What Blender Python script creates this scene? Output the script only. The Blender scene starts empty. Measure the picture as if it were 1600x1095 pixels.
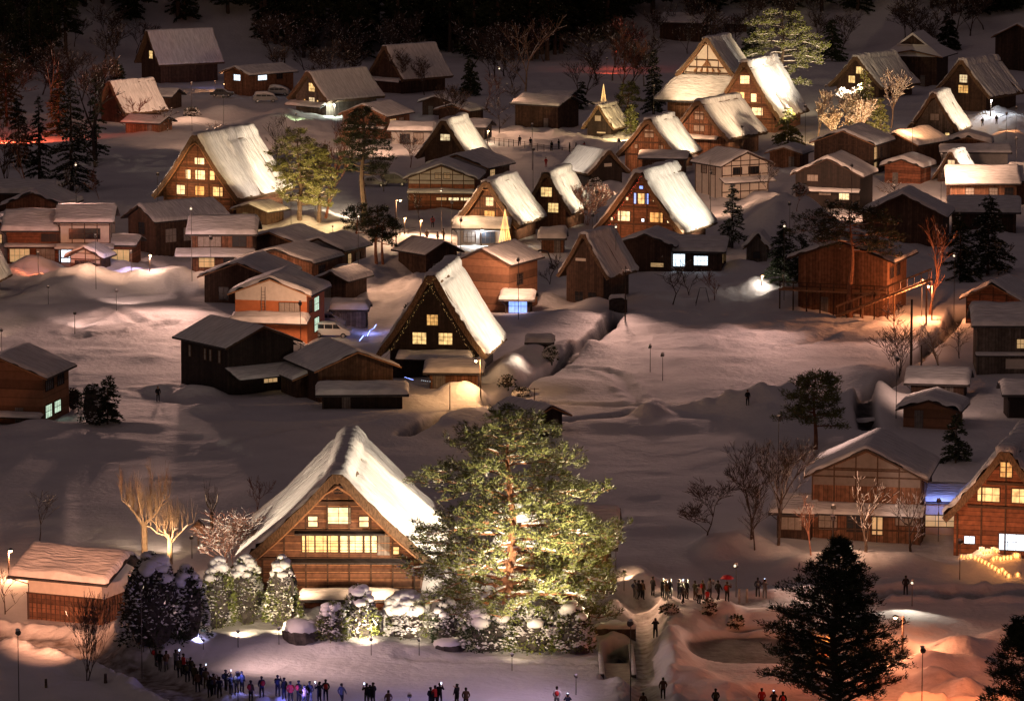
import bpy, math, random
import numpy as np
from mathutils import Vector, Matrix
R = math.radians
C = bpy.context.scene.collection
sc = bpy.context.scene

# ------------------------------------------------------------------ camera
F, HC, CX, CY = 6800.0, 73.0, 800.0, 547.5       # focal length in photo pixels, eye height, photo centre
PITCH = math.atan((CY + 460) / F)
cam = bpy.data.cameras.new('camera'); cam_o = bpy.data.objects.new('camera', cam); C.objects.link(cam_o)
cam.lens = 36 * F / 1600; cam.sensor_width = 36; cam.clip_start = 1; cam.clip_end = 6000
cam_o.location = (0, 0, HC); cam_o.rotation_euler = (math.pi / 2 - PITCH, 0, 0)
sc.camera = cam_o
# ------------------------------------------------------------------ night sky glow
w = bpy.data.worlds.new('World'); sc.world = w; w.use_nodes = True
nt = w.node_tree; bg = nt.nodes['Background']
sky = nt.nodes.new('ShaderNodeTexSky'); sky.sky_type = 'NISHITA'; sky.sun_disc = False
sky.sun_elevation = R(3); sky.sun_rotation = R(200)
mx = nt.nodes.new('ShaderNodeMix'); mx.data_type = 'RGBA'; mx.inputs[0].default_value = .93
nt.links.new(sky.outputs[0], mx.inputs[6]); mx.inputs[7].default_value = (.4, .245, .265, 1)
nt.links.new(mx.outputs[2], bg.inputs[0]); bg.inputs[1].default_value = 0.085
sl = bpy.data.lights.new('cloud_glow', 'SUN'); sl.energy = .05; sl.angle = R(25); sl.color = (1, .7, .6)
so = bpy.data.objects.new('cloud_glow', sl); C.objects.link(so); so.rotation_euler = (R(48), 0, R(-60))
sc.view_settings.view_transform = 'Standard'; sc.view_settings.look = 'None'
sc.view_settings.exposure = .15; sc.view_settings.gamma = 1
sc.cycles.use_denoising = True; sc.cycles.sample_clamp_indirect = 2; sc.cycles.max_bounces = 4
sc.cycles.diffuse_bounces = 2; sc.cycles.glossy_bounces = 1; sc.cycles.caustics_reflective = False

# ------------------------------------------------------------------ terrain maths
_rs = np.random.RandomState(5); _T = _rs.rand(256, 256)
def vn(x, y, s, o=0):
    x = np.asarray(x, float) / s + o * 17.3; y = np.asarray(y, float) / s + o * 9.1
    xi = np.floor(x).astype(int); yi = np.floor(y).astype(int); fx = x - xi; fy = y - yi
    fx = fx * fx * (3 - 2 * fx); fy = fy * fy * (3 - 2 * fy)
    a = _T[xi & 255, yi & 255]; b = _T[(xi + 1) & 255, yi & 255]; c = _T[xi & 255, (yi + 1) & 255]; d = _T[(xi + 1) & 255, (yi + 1) & 255]
    return (a * (1 - fx) + b * fx) * (1 - fy) + (c * (1 - fx) + d * fx) * fy - .5
_cp, _sp = math.cos(PITCH), math.sin(PITCH)
def ray(px, py):
    a, b = (px - CX) / F, (CY - py) / F
    return np.array([a, _cp + b * _sp, -_sp + b * _cp])
def flat(px, py, z=0.):
    d = ray(px, py); t = (z - HC) / d[2]
    return d[0] * t, d[1] * t
def hill(x, y):
    y0 = 905 + 14 * np.sin(np.asarray(x) * .03 + 1) - 25 * np.clip((-np.asarray(x) - 70) / 40, 0, 1)
    t = np.clip(np.asarray(y) - y0, 0, 400)
    return np.where(t < 60, t * t * .0042, .0042 * 3600 + (t - 60) * .5)
# mounds: px, py, height, half width, half depth (m)
MO = [(870,600,.5,6,6),(560,430,1.6,7,7),(700,420,2.2,5,6),(620,420,1.6,5,6),(690,395,1.2,4,4),(660,445,1.4,5,6),(100,450,1.3,5,8),(150,442,1.5,4,6),(205,437,1.3,3,5),(265,440,1.5,5,6),
(185,425,1.4,3,4),(330,450,1.5,5,6),(226,560,.35,2,3),(310,618,1.3,3,3),(265,608,1.0,3,3),(335,640,.9,3,3),(20,440,.8,8,8),(1230,355,3.2,6,7),
(1190,340,2.5,5,8),(1205,320,2,5,7),(1255,350,2,5,6),(1160,420,1.2,3,4),(1185,455,1.6,3,3),(1205,405,2.4,3,4),(1260,470,1.6,5,5),(1215,480,1.4,4,5),(640,470,.8,4,4),
(712,622,2.1,2.6,3.2),(745,628,1,2,3),(640,628,.7,3,3),(800,575,1.5,2,5),(830,560,1.3,2.5,5),(790,590,1.6,2.2,4),(905,545,.9,3,5),(880,500,.8,6,6),(930,480,1.2,3,3),
(1018,650,1.6,2,3),(1180,640,1.2,9,4),(1240,655,1.6,7,6),(1210,640,1.2,5,4),(1330,640,1.4,3,6),(1370,640,1.4,3,6),(1355,585,1.1,3,7),(1405,640,1.4,4,5),
(1120,862,1.7,2.2,4),(1168,858,1.3,1.8,3),(1210,866,1.2,2.5,3),(1260,885,1.0,3,3),(1330,880,.8,3,3),(1335,890,.7,2,2),(1400,884,.9,3,3),(1455,890,.6,3,3),(1530,884,1.3,1.6,2.6),(1557,892,.9,2.2,2.2),
(1590,897,1.1,2.6,2.2),(985,915,1.6,2.2,3),(1000,925,1,2.5,3),(1062,958,1.0,1.8,3),(1110,960,.9,2,3),(1135,968,.8,1.5,2),(1075,978,1.1,1.8,3),(1052,1005,1.0,1.6,4),(1060,1035,.9,1.6,4),
(1085,1062,.9,2,3),(1130,1082,.7,3,3),(1190,962,.6,3,2),(1250,957,.6,3,2),(1400,985,.6,4,4),
(60,1000,.5,4,1.5),(120,1010,.5,4,1.5),(178,1008,1.2,1.6,2),(205,1022,1.2,1.8,2),(330,1015,.8,5,3),(420,1005,.7,5,3),(500,1005,.6,6,3),(600,1012,.5,5,3),(270,1018,.9,3,2.5),
(470,985,1.3,1.6,2),(500,975,1.3,1.6,2),(640,985,1.8,2,2.4),(1500,1022,1.3,2.2,3),(1475,1045,1.0,2,2),(1530,1045,.9,1.6,2),(1460,1065,.9,1.6,2),(1590,1010,1.5,3,4),(1500,1080,.7,2,2),(1440,1040,.7,1.5,2),
(300,195,1.5,6,8),(420,195,1.8,6,9),(445,180,1.2,4,8),(350,175,1.6,5,8),(480,200,.9,6,8),(250,208,1,6,8),(1560,230,1.5,5,10),(1590,225,1.5,5,9),(1545,195,2.2,6,10),(1590,200,2,6,10),
(500,340,1.2,4,5),(470,350,1.4,3,5),(545,355,1,4,5),(450,370,1,3,5),(400,300,1,5,6),(960,300,1,6,9),(640,345,.6,5,6),(1010,465,.7,5,5),(1140,455,.8,5,5),(60,420,1.2,3,4),(38,424,1,3,4),
(1540,620,.9,3,4),(1570,612,.9,3,4),(850,415,1,3,5),(820,435,1.1,3,4),(850,470,1,3,4),(90,690,.5,9,6),(60,672,1,4,3),(185,668,.8,5,3),(705,660,.7,4,4),(740,650,.8,3,4),(620,660,.7,3,4),(1000,665,.6,8,4)]
MOW = []
for a in MO:
    x, y = flat(a[0], a[1] ); MOW.append((x, y, a[2], a[3], a[4]))
def line(pts): return [flat(*p) for p in pts]
TR = [(line([(762,632),(800,612),(850,583),(885,560),(915,535),(948,510),(966,490)]), .9, 1.9),
      (line([(890,658),(940,651),(985,645)]), .9, 1.5),
      (line([(632,678),(668,664),(712,640)]), .8, 1.5),
      (line([(1358,668),(1350,650),(1352,632),(1366,606),(1400,590),(1420,570),(1450,535),(1482,505),(1500,480)]), 1.0, 1.9),
      (line([(965,1058),(966,1004)]), 1.0, 1.4), (line([(944,968),(968,968)]), 1.0, 1.2)]
TR += [(line([(1170,1008),(1330,1018)]), 5.2, .45, .85), (line([(1150,982),(1215,978)]), .5, .4, 1)]
RD = [(line([(885,575),(930,580),(965,588),(985,612),(1000,628)]), .35, .22), (line([(830,628),(900,632),(1000,634),(1100,636),(1250,628),(1340,640)]), .8, .2), (line([(1120,640),(1140,618)]), .3, .25), (line([(110,520),(150,500),(182,482),(215,505)]), .4, .25), (line([(120,528),(200,520),(270,505)]), .5, .3), (line([(0,600),(200,606),(330,640)]), .35, .15), (line([(1230,545),(1300,520),(1420,470)]), .35, .2), (line([(640,1025),(760,1030),(900,1033)]), .3, .18), (line([(330,700),(450,672),(620,655)]), .4, .15), (line([(1210,640),(1330,612)]), .35, .2),
(line([(-60,985),(60,1000),(160,1022),(235,1050),(320,1090),(450,1118),(700,1124),(1000,1118),(1300,1116),(1700,1110)]), 1.9, .7),
      (line([(1004,935),(1005,1000),(1004,1060),(1012,1110)]), 1.0, .7),
      (line([(940,940),(1100,942),(1230,936),(1400,926),(1660,925)]), 2.0, .5),
      (line([(560,372),(640,375),(720,372)]), 3, .15), (line([(760,228),(850,232),(930,236)]), 1.8, .3),
      (line([(575,530),(600,470),(620,430)]), 2.0, .2), (line([(1230,1090),(1420,1080)]), 3.5, .3)]
def segd(x, y, pts):
    d = np.full(np.shape(x), 1e9)
    for (ax, ay), (bx, by) in zip(pts[:-1], pts[1:]):
        L = (bx - ax) ** 2 + (by - ay) ** 2
        t = np.clip(((x - ax) * (bx - ax) + (y - ay) * (by - ay)) / L, 0, 1)
        d = np.minimum(d, np.hypot(x - ax - t * (bx - ax), y - ay - t * (by - ay)))
    return d
def terr(x, y, full=False):
    x = np.asarray(x, float); y = np.asarray(y, float)
    z = hill(x, y) + .7 * vn(x, y, 26, 1) + .35 * vn(x, y, 9, 2)
    far = np.clip((y - 480) / 60, 0, 1) * np.clip((y - 300) / 50, 0, 1)
    lump = np.clip(vn(x, y, 30, 7) * 4 + .3, 0, 1) * far
    z = z + (.13 + lump) * (.9 * vn(x, y, 3.6, 3) + .45 * vn(x, y, 1.5, 4) + .2 * vn(x, y, .8, 14)) + .07 * vn(x, y, 2.2, 5) - .26 * np.abs(vn(x + 6 * vn(x, y, 20, 21), y, 11, 22)) - .16 * np.abs(vn(x, y, 4.2, 23))
    for (mx_, my, h, rx, ry) in MOW:
        q = ((x - mx_) / rx) ** 2 + ((y - my) / ry) ** 2
        z = z + h * np.exp(-1.3 * q ** 1.25) * (1 + .35 * vn(x, y, 1.6, 6))
    wet = np.zeros(x.shape); tro = np.zeros(x.shape)
    for pts, wd, dp in RD:
        d = segd(x, y, pts) + .5 * vn(x, y, 2.5, 8)
        m = 1 / (1 + np.exp((d - wd) * 3.5)); z = z - m * dp + dp * .6 * np.exp(-((d - wd - 1.1) / .7) ** 2); tro = np.maximum(tro, m * min(1, dp * 1.6)); z = z + np.exp(-((d - wd - .9) / .9) ** 2) * min(1, dp * 1.5) * (.7 * vn(x, y, 1.3, 12) + .4 * vn(x, y, .6, 13))
    z = z + tro * .12 * vn(x, y, .7, 11)
    for pts, wd, dp, *ws in TR:
        d = segd(x, y, pts) + .35 * vn(x, y, 2, 9)
        m = 1 / (1 + np.exp((d - wd) * 9)); z = z - m * dp; wet = np.maximum(wet, (ws[0] if ws else 1) / (1 + np.exp((d - wd * .95) * 9)))
    return (z, wet, tro) if full else z
_YS = np.concatenate([np.arange(255, 700, .4), np.arange(700, 1400, 1.0)])
def P(px, py, f=terr):
    d = ray(px, py); X = d[0] / d[1] * _YS; Z = HC + d[2] / d[1] * _YS
    g = f(X, _YS); i = int(np.argmax(Z < g)) or len(_YS) - 1
    return Vector((X[i], _YS[i], float(g[i])))
def PB(px, py): return P(px, py, hill)
def proj(p):
    x, y, z = p[0], p[1], p[2] - HC
    dep = y * _cp - z * _sp; up = y * _sp + z * _cp
    return CX + F * x / dep, CY - F * up / dep
def scale(p): return F / (p[1] * _cp - (p[2] - HC) * _sp)
def hgt(p, ay):
    lo, hi = 0, 60
    for _ in range(40):
        m = (lo + hi) / 2
        if proj((p[0], p[1], p[2] + m))[1] > ay: lo = m
        else: hi = m
    return lo

# ------------------------------------------------------------------ materials
M = {}
def mat(name, col, rough=.8, noise=.25, nscale=3., bump=0., bscale=20., stretch=(1, 1, 1), spec=.3, planks=None, metal=0., snow_on=0.):
    m = bpy.data.materials.new(name); m.use_nodes = True; t = m.node_tree; N = t.nodes; L = t.links
    b = N['Principled BSDF']; b.inputs['Roughness'].default_value = rough; b.inputs['Specular IOR Level'].default_value = spec
    b.inputs['Metallic'].default_value = metal
    tc = N.new('ShaderNodeTexCoord'); mp = N.new('ShaderNodeMapping'); mp.inputs['Scale'].default_value = stretch
    L.new(tc.outputs['Object'], mp.inputs[0])
    n = N.new('ShaderNodeTexNoise'); n.inputs['Scale'].default_value = nscale; n.inputs['Detail'].default_value = 5
    L.new(mp.outputs[0], n.inputs[0])
    r = N.new('ShaderNodeValToRGB'); e = r.color_ramp.elements
    e[0].position = .3; e[1].position = .7
    e[0].color = tuple(c * (1 - noise) for c in col) + (1,); e[1].color = tuple(min(1, c * (1 + noise)) for c in col) + (1,)
    L.new(n.outputs[0], r.inputs[0]); out = r.outputs[0]
    if planks:                       # (axis, boards per metre, line darkness)
        sx = N.new('ShaderNodeSeparateXYZ'); L.new(tc.outputs['Object'], sx.inputs[0])
        mu = N.new('ShaderNodeMath'); mu.operation = 'MULTIPLY'; mu.inputs[1].default_value = planks[1]
        if planks[0] == 'Z': L.new(sx.outputs['Z'], mu.inputs[0])
        else:
            ad = N.new('ShaderNodeMath'); ad.operation = 'ADD'; L.new(sx.outputs['X'], ad.inputs[0]); L.new(sx.outputs['Y'], ad.inputs[1]); L.new(ad.outputs[0], mu.inputs[0])
        fl = N.new('ShaderNodeMath'); fl.operation = 'FLOOR'; L.new(mu.outputs[0], fl.inputs[0])
        wn = N.new('ShaderNodeTexWhiteNoise'); wn.noise_dimensions = '1D'; L.new(fl.outputs[0], wn.inputs['W'])
        fr = N.new('ShaderNodeMath'); fr.operation = 'FRACT'; L.new(mu.outputs[0], fr.inputs[0])
        gt = N.new('ShaderNodeMath'); gt.operation = 'GREATER_THAN'; gt.inputs[1].default_value = .13; L.new(fr.outputs[0], gt.inputs[0])
        mr = N.new('ShaderNodeMapRange'); mr.inputs[3].default_value = .65; mr.inputs[4].default_value = 1.25; L.new(wn.outputs[0], mr.inputs[0])
        m2 = N.new('ShaderNodeMath'); m2.operation = 'MULTIPLY'; L.new(mr.outputs[0], m2.inputs[0])
        mr2 = N.new('ShaderNodeMapRange'); mr2.inputs[3].default_value = planks[2]; mr2.inputs[4].default_value = 1; L.new(gt.outputs[0], mr2.inputs[0]); L.new(mr2.outputs[0], m2.inputs[1])
        vm = N.new('ShaderNodeVectorMath'); vm.operation = 'SCALE'; L.new(out, vm.inputs[0]); L.new(m2.outputs[0], vm.inputs['Scale']); out = vm.outputs[0]
    L.new(out, b.inputs['Base Color'])
    if bump:
        n2 = N.new('ShaderNodeTexNoise'); n2.inputs['Scale'].default_value = bscale; n2.inputs['Detail'].default_value = 6
        L.new(mp.outputs[0], n2.inputs[0]); bp = N.new('ShaderNodeBump'); bp.inputs['Strength'].default_value = 1; bp.inputs['Distance'].default_value = bump
        L.new(n2.outputs[0], bp.inputs['Height']); L.new(bp.outputs[0], b.inputs['Normal'])
    M[name] = m; return m
def emit(name, col, s, noise=.0):
    m = bpy.data.materials.new(name); m.use_nodes = True; t = m.node_tree; b = t.nodes['Principled BSDF']
    b.inputs['Base Color'].default_value = tuple(c * .5 for c in col) + (1,); b.inputs['Emission Color'].default_value = tuple(col) + (1,); b.inputs['Emission Strength'].default_value = s
    if noise:
        n = t.nodes.new('ShaderNodeTexNoise'); n.inputs['Scale'].default_value = 1.7; mr = t.nodes.new('ShaderNodeMapRange'); mr.inputs[1].default_value = .3; mr.inputs[2].default_value = .7
        mr.inputs[3].default_value = s * (1 - noise); mr.inputs[4].default_value = s * (1 + noise)
        g = t.nodes.new('ShaderNodeTexCoord'); t.links.new(g.outputs['Object'], n.inputs[0]); t.links.new(n.outputs[0], mr.inputs[0]); t.links.new(mr.outputs[0], b.inputs['Emission Strength'])
    M[name] = m; return m
mat('snow', (.8, .79, .8), .65, .05, .6, bump=.05, bscale=1.6, spec=.2)
mat('snow_roof', (.78, .77, .78), .7, .18, 1.9, bump=.17, bscale=2.6, stretch=(.35, 1.6, .35), spec=.15)
mat('thatch', (.15, .095, .06), 1, .5, 9, bump=.12, bscale=14, stretch=(1, 1, .35))
mat('wood_dark', (.075, .042, .03), .8, .4, 2, planks=('X', 3.2, .5))
mat('wood_brown', (.2, .095, .055), .8, .4, 2.2, planks=('X', 2.6, .45), bump=.01)
mat('wood_red', (.23, .085, .045), .8, .35, 2, planks=('Z', 2.4, .4))
mat('wood_grey', (.14, .115, .1), .85, .35, 2, planks=('X', 2.8, .5))
mat('board', (.15, .072, .045), .8, .35, 2, planks=('Z', 2.6, .45))
mat('beam', (.075, .042, .028), .8, .3, 4)
mat('beam_light', (.36, .19, .1), .8, .3, 4)
mat('black_wall', (.028, .018, .016), .7, .35, 2, planks=('X', 3, .6))
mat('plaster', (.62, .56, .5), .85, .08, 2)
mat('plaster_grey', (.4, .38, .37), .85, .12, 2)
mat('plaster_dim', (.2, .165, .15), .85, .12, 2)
mat('orange_wall', (.5, .17, .07), .8, .1, 2)
mat('tan_wall', (.24, .115, .065), .8, .15, 2, planks=('Z', 1.1, .7))
mat('roof_metal', (.05, .045, .05), .55, .3, 2, planks=('X', 2.2, .6))
mat('roof_dark', (.035, .03, .034), .6, .3, 2, planks=('X', 2.2, .6))
mat('shutter', (.2, .18, .17), .8, .25, 3, planks=('X', 4, .4))
mat('glass_dark', (.02, .022, .028), .15, .2, 2, spec=.6)
mat('curtain', (.34, .3, .27), .7, .2, 3)
mat('pine_green', (.15, .165, .06), .7, .5, 1.2)
mat('dark_green', (.03, .042, .02), .7, .4, 1.2)
mat('leaf_green', (.12, .14, .035), .7, .5, 1.5)
mat('bark_red', (.27, .12, .07), .9, .4, 3, bump=.02)
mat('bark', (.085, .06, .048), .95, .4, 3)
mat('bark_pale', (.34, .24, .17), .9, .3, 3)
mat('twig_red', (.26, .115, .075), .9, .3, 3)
mat('steel', (.12, .11, .11), .5, .2, 3, metal=.6)
mat('pole_wood', (.06, .04, .03), .8, .3, 3)
mat('concrete', (.3, .27, .25), .9, .2, 3)
mat('slush', (.3, .28, .27), .5, .3, 1.5, bump=.03, bscale=3)
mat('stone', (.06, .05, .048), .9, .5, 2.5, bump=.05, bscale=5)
mat('car_white', (.75, .74, .74), .25, .02, 2, spec=.5); mat('car_grey', (.25, .26, .28), .3, .03, 2, spec=.5); mat('car_dark', (.03, .03, .04), .3, .03, 2, spec=.5)
mat('tyre', (.015, .015, .015), .8, .1, 4); mat('rim', (.4, .4, .42), .35, .1, 3, metal=.8)
mat('excavator_green', (.12, .22, .16), .5, .1, 3)
mat('skin', (.5, .3, .2), .6, .05, 5); mat('hair', (.015, .012, .01), .6, .2, 5)
for k, c in dict(black=(.012, .011, .014), navy=(.018, .022, .045), red=(.42, .03, .03), brown=(.09, .05, .03), grey=(.1, .1, .11), olive=(.06, .055, .025), white=(.5, .48, .47)).items():
    mat('cloth_' + k, c, .9, .15, 6)
mat('umbrella_red', (.55, .04, .06), .6, .1, 3)
emit('shoji', (1, .66, .26), .85, .6); emit('shoji_bright', (1, .8, .44), .95, .5)
emit('shoji_amber', (1, .55, .17), .6, .7); emit('shoji_pale', (1, .78, .45), .62, .6); emit('shoji_dim', (1, .62, .28), .38, .2)
emit('glow_white', (.75, .88, 1), 1.5, .2); emit('glow_blue', (.25, .4, 1), 1.4, .25); emit('glow_green', (.75, 1, .75), .7, .3)
emit('lamp_warm', (1, .62, .28), 25); emit('lamp_white', (.9, .95, 1), 25); emit('flame', (1, .42, .1), 3.6); emit('led_blue', (.25, .35, 1), 7)
emit('led_gold', (1, .6, .22), 1.5); emit('lens_glow', (1, .8, .55), 1.6); emit('phone', (.6, .75, 1), 6); emit('red_light', (1, .08, .05), 6); emit('purple_light', (.55, .2, 1), 4)
# snow ground: packed snow and wet stone where the ground has been cleared
m = mat('snow_ground', (.8, .79, .81), .7, .05, .25, bump=.14, bscale=1.5, spec=.2)
t = m.node_tree; b = t.nodes['Principled BSDF']; src = b.inputs['Base Color'].links[0].from_socket
def _mixattr(src, an, col, k):
    a = t.nodes.new('ShaderNodeAttribute'); a.attribute_name = an
    n = t.nodes.new('ShaderNodeTexNoise'); n.inputs['Scale'].default_value = 1.3; n.inputs['Detail'].default_value = 6; tc = t.nodes.new('ShaderNodeTexCoord'); t.links.new(tc.outputs['Object'], n.inputs[0])
    mr = t.nodes.new('ShaderNodeMapRange'); mr.inputs[1].default_value = .35; mr.inputs[2].default_value = .65; mr.inputs[3].default_value = k; mr.inputs[4].default_value = 1; t.links.new(n.outputs[0], mr.inputs[0])
    mu = t.nodes.new('ShaderNodeMath'); mu.operation = 'MULTIPLY'; t.links.new(a.outputs['Fac'], mu.inputs[0]); t.links.new(mr.outputs[0], mu.inputs[1])
    x = t.nodes.new('ShaderNodeMix'); x.data_type = 'RGBA'; t.links.new(mu.outputs[0], x.inputs[0]); t.links.new(src, x.inputs[6]); x.inputs[7].default_value = col; return x.outputs[2]
o1 = _mixattr(src, 'trodden', (.16, .12, .1, 1), .45); o2 = _mixattr(o1, 'wet', (.02, .018, .02, 1), .9)
t.links.new(o2, b.inputs['Base Color'])

# ------------------------------------------------------------------ mesh helpers
class MB:
    def __init__(s): s.v = []; s.f = []; s.m = []
    def add(s, vs, fs, mi=0):
        n = len(s.v); s.v += [tuple(p) for p in vs]; s.f += [tuple(i + n for i in f) for f in fs]; s.m += [mi] * len(fs)
    def box(s, x0, x1, y0, y1, z0, z1, mi=0):
        s.add([(x0,y0,z0),(x1,y0,z0),(x1,y1,z0),(x0,y1,z0),(x0,y0,z1),(x1,y0,z1),(x1,y1,z1),(x0,y1,z1)],
              [(0,3,2,1),(4,5,6,7),(0,1,5,4),(1,2,6,5),(2,3,7,6),(3,0,4,7)], mi)
    def tube(s, p, q, r0, r1=None, n=5, mi=0, caps=True):
        r1 = r0 if r1 is None else r1; p = Vector(p); q = Vector(q); d = q - p
        if d.length < 1e-6: return
        a = d.orthogonal().normalized(); b = d.cross(a).normalized(); vs = []
        for c, r in ((p, r0), (q, r1)):
            for i in range(n):
                t = 2 * math.pi * i / n; vs.append(c + a * (r * math.cos(t)) + b * (r * math.sin(t)))
        fs = [(i, (i + 1) % n, n + (i + 1) % n, n + i) for i in range(n)]
        if caps: fs += [tuple(range(n))[::-1], tuple(range(n, 2 * n))]
        s.add(vs, fs, mi)
    def prism(s, prof, y0, y1, mi=0, axis='y'):      # profile in (x, z), extruded along y (or x)
        n = len(prof); vs = [(x, y, z) for y in (y0, y1) for x, z in prof]
        if axis == 'x': vs = [(y, x, z) for x, y, z in vs]
        s.add(vs, [(i, (i + 1) % n, n + (i + 1) % n, n + i) for i in range(n)] + [tuple(range(n))[::-1], tuple(range(n, 2 * n))], mi)
    def blob(s, c, r, mi=0, n=6, seed=0, sq=(1, 1, 1)):
        rr = random.Random(seed); vs = [(c[0], c[1], c[2] + r * sq[2])]; K = n // 2
        for j in range(1, K):
            ph = math.pi * j / K
            for i in range(n):
                t = 2 * math.pi * i / n; k = r * rr.uniform(.85, 1.15)
                vs.append((c[0] + k * sq[0] * math.sin(ph) * math.cos(t), c[1] + k * sq[1] * math.sin(ph) * math.sin(t), c[2] + k * sq[2] * math.cos(ph)))
        vs.append((c[0], c[1], c[2] - r * sq[2])); fs = [(0, 1 + i, 1 + (i + 1) % n) for i in range(n)]
        for j in range(K - 2):
            for i in range(n): fs.append((1 + j * n + i, 1 + (j + 1) * n + i, 1 + (j + 1) * n + (i + 1) % n, 1 + j * n + (i + 1) % n))
        l = len(vs) - 1; fs += [(l, 1 + (K - 2) * n + (i + 1) % n, 1 + (K - 2) * n + i) for i in range(n)]
        s.add(vs, fs, mi)
    def quads(s, V, mi):                              # V: (n, 4, 3)
        n = len(s.v); V = np.asarray(V); k = len(V); s.v += V.reshape(-1, 3).tolist()
        s.f += (np.arange(4 * k).reshape(k, 4) + n).tolist(); s.m += [mi] * k if isinstance(mi, int) else list(mi)
    def build(s, name, mats, parent=None, smooth=False):
        me = bpy.data.meshes.new(name); me.from_pydata(s.v, [], s.f)
        for q in (mats if isinstance(mats, (list, tuple)) else [mats]): me.materials.append(M[q])
        me.polygons.foreach_set('material_index', s.m)
        if smooth: me.polygons.foreach_set('use_smooth', [True] * len(s.f))
        me.update(); return link(name, me, parent)
def link(name, me, parent=None):
    o = bpy.data.objects.new(name, me); C.objects.link(o)
    if parent is not None: o.parent = parent
    return o
def tag(o, label, cat, group=None, kind=None):
    o['label'] = label; o['category'] = cat
    if len(label.split()) > 16: print('LONG', len(label.split()), label)
    if group: o['group'] = group
    if kind: o['kind'] = kind
    return o
def root(name, label, cat, p, yaw=0., group=None, s=1.):
    o = bpy.data.objects.new(name, None); C.objects.link(o); o.location = p; o.rotation_euler = (0, 0, -R(yaw)); o.empty_display_size = .3
    o.scale = (s, s, s); return tag(o, label, cat, group)
def copy_tree(o, parent=None):
    c = o.copy(); C.objects.link(c)
    if parent is not None: c.parent = parent
    for ch in list(o.children): copy_tree(ch, c)
    return c
def sheet(name, mats, pts, parent, mi=None):          # pts (nu, nv, 3) grid
    nu, nv = pts.shape[:2]; i = np.arange(nu * nv).reshape(nu, nv)
    f = np.stack([i[:-1, :-1], i[1:, :-1], i[1:, 1:], i[:-1, 1:]], -1).reshape(-1, 4)
    me = bpy.data.meshes.new(name); me.from_pydata(pts.reshape(-1, 3).tolist(), [], f.tolist())
    for q in mats: me.materials.append(M[q])
    me.polygons.foreach_set('use_smooth', [True] * len(f)); me.update(); return link(name, me, parent)

# ------------------------------------------------------------------ the ground
def make_ground():
    u = np.concatenate([[-12, -6, -3, -2], np.linspace(-1.35, 1.35, 640), [2, 3, 6, 12]])
    ys = [60, 150, 220]; y = 255.
    while y < 1420: ys.append(y); y += 2.0 * y * y / (F * HC)
    ys += [1500, 1700, 2200, 4000]; ys = np.array(ys)
    Y = ys[:, None] + 0 * u[None]; X = u[None] * Y * .1176
    Z, wet, tro = terr(X, Y, True)
    pts = np.stack([X, Y, Z], -1); nu, nv = X.shape; i = np.arange(nu * nv).reshape(nu, nv)
    f = np.stack([i[:-1, :-1], i[:-1, 1:], i[1:, 1:], i[1:, :-1]], -1).reshape(-1, 4)
    me = bpy.data.meshes.new('ground'); me.vertices.add(nu * nv); me.vertices.foreach_set('co', pts.reshape(-1).astype('f'))
    me.loops.add(f.size); me.loops.foreach_set('vertex_index', f.reshape(-1).astype('i')); me.polygons.add(len(f))
    me.polygons.foreach_set('loop_start', (np.arange(len(f)) * 4).astype('i')); me.polygons.foreach_set('loop_total', np.full(len(f), 4, 'i'))
    me.update(calc_edges=True); me.polygons.foreach_set('use_smooth', [True] * len(f))
    for n, a in (('wet', wet), ('trodden', tro)):
        at = me.attributes.new(n, 'FLOAT', 'POINT'); at.data.foreach_set('value', a.reshape(-1).astype('f'))
    me.materials.append(M['snow_ground']); o = link('snow_ground', me); o['kind'] = 'structure'; o['label'] = 'snow covered valley floor and forest hillside'
make_ground()
# ------------------------------------------------------------------ lamps
def light(kind, loc, power, col, parent=None, target=None, angle=60, blend=.6, size=.25, name='lamp_light'):
    l = bpy.data.lights.new(name, kind); l.energy = power; l.color = col; l.shadow_soft_size = size
    o = bpy.data.objects.new(name, l); C.objects.link(o)
    if kind == 'SPOT': l.spot_size = R(angle); l.spot_blend = blend
    if target is not None: o.rotation_euler = (Vector(target) - Vector(loc)).to_track_quat('-Z', 'Y').to_euler()
    if parent is not None:
        o.location = Vector(loc) - Vector(parent.location)
        o.parent = parent
    else: o.location = loc
    return o
WARM = (1, .66, .36); NEUT = (1, .88, .7); WHITE = (.92, .95, 1); SOD = (1, .36, .13)
def flood(label, px, py, h, tx, ty, tz, power, col=NEUT, angle=50, group='floodlights set up in the snow', blend=.5, p=None, tg=None):
    p = p or P(px, py); tg = tg or PB(tx, ty) + Vector((0, 0, tz)); d = (tg - p - Vector((0, 0, h))).normalized()
    r = root('floodlight', label, 'floodlight', p, group=group)
    m = MB(); q = min(1, .45 + h * .2); m.tube((0, 0, -.6), (0, 0, h), .045, .03, 6)
    m.build('pole', 'steel', r)
    hd = MB(); a = Vector((0, 0, h + .2)); dd = Vector((d.x, d.y, d.z)).normalized()
    hd.tube(a - dd * .15 * q, a + dd * .18 * q, .14 * q, .23 * q, 8); hd.blob(a + Vector((0, 0, .24 * q)), .2 * q, 1, 6, 3, (1, 1, .6)); hd.build('lamp_head', ['steel', 'snow'], r)
    ln = MB(); ln.tube(a + dd * .185 * q, a + dd * .2 * q, .13 * q, .13 * q, 8); ln.build('lens', 'lens_glow', r)
    light('SPOT', p + a + dd * .35, power, col, r, tg, angle, blend, 1.3 if blend == 1 else .25)
    return r

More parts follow.
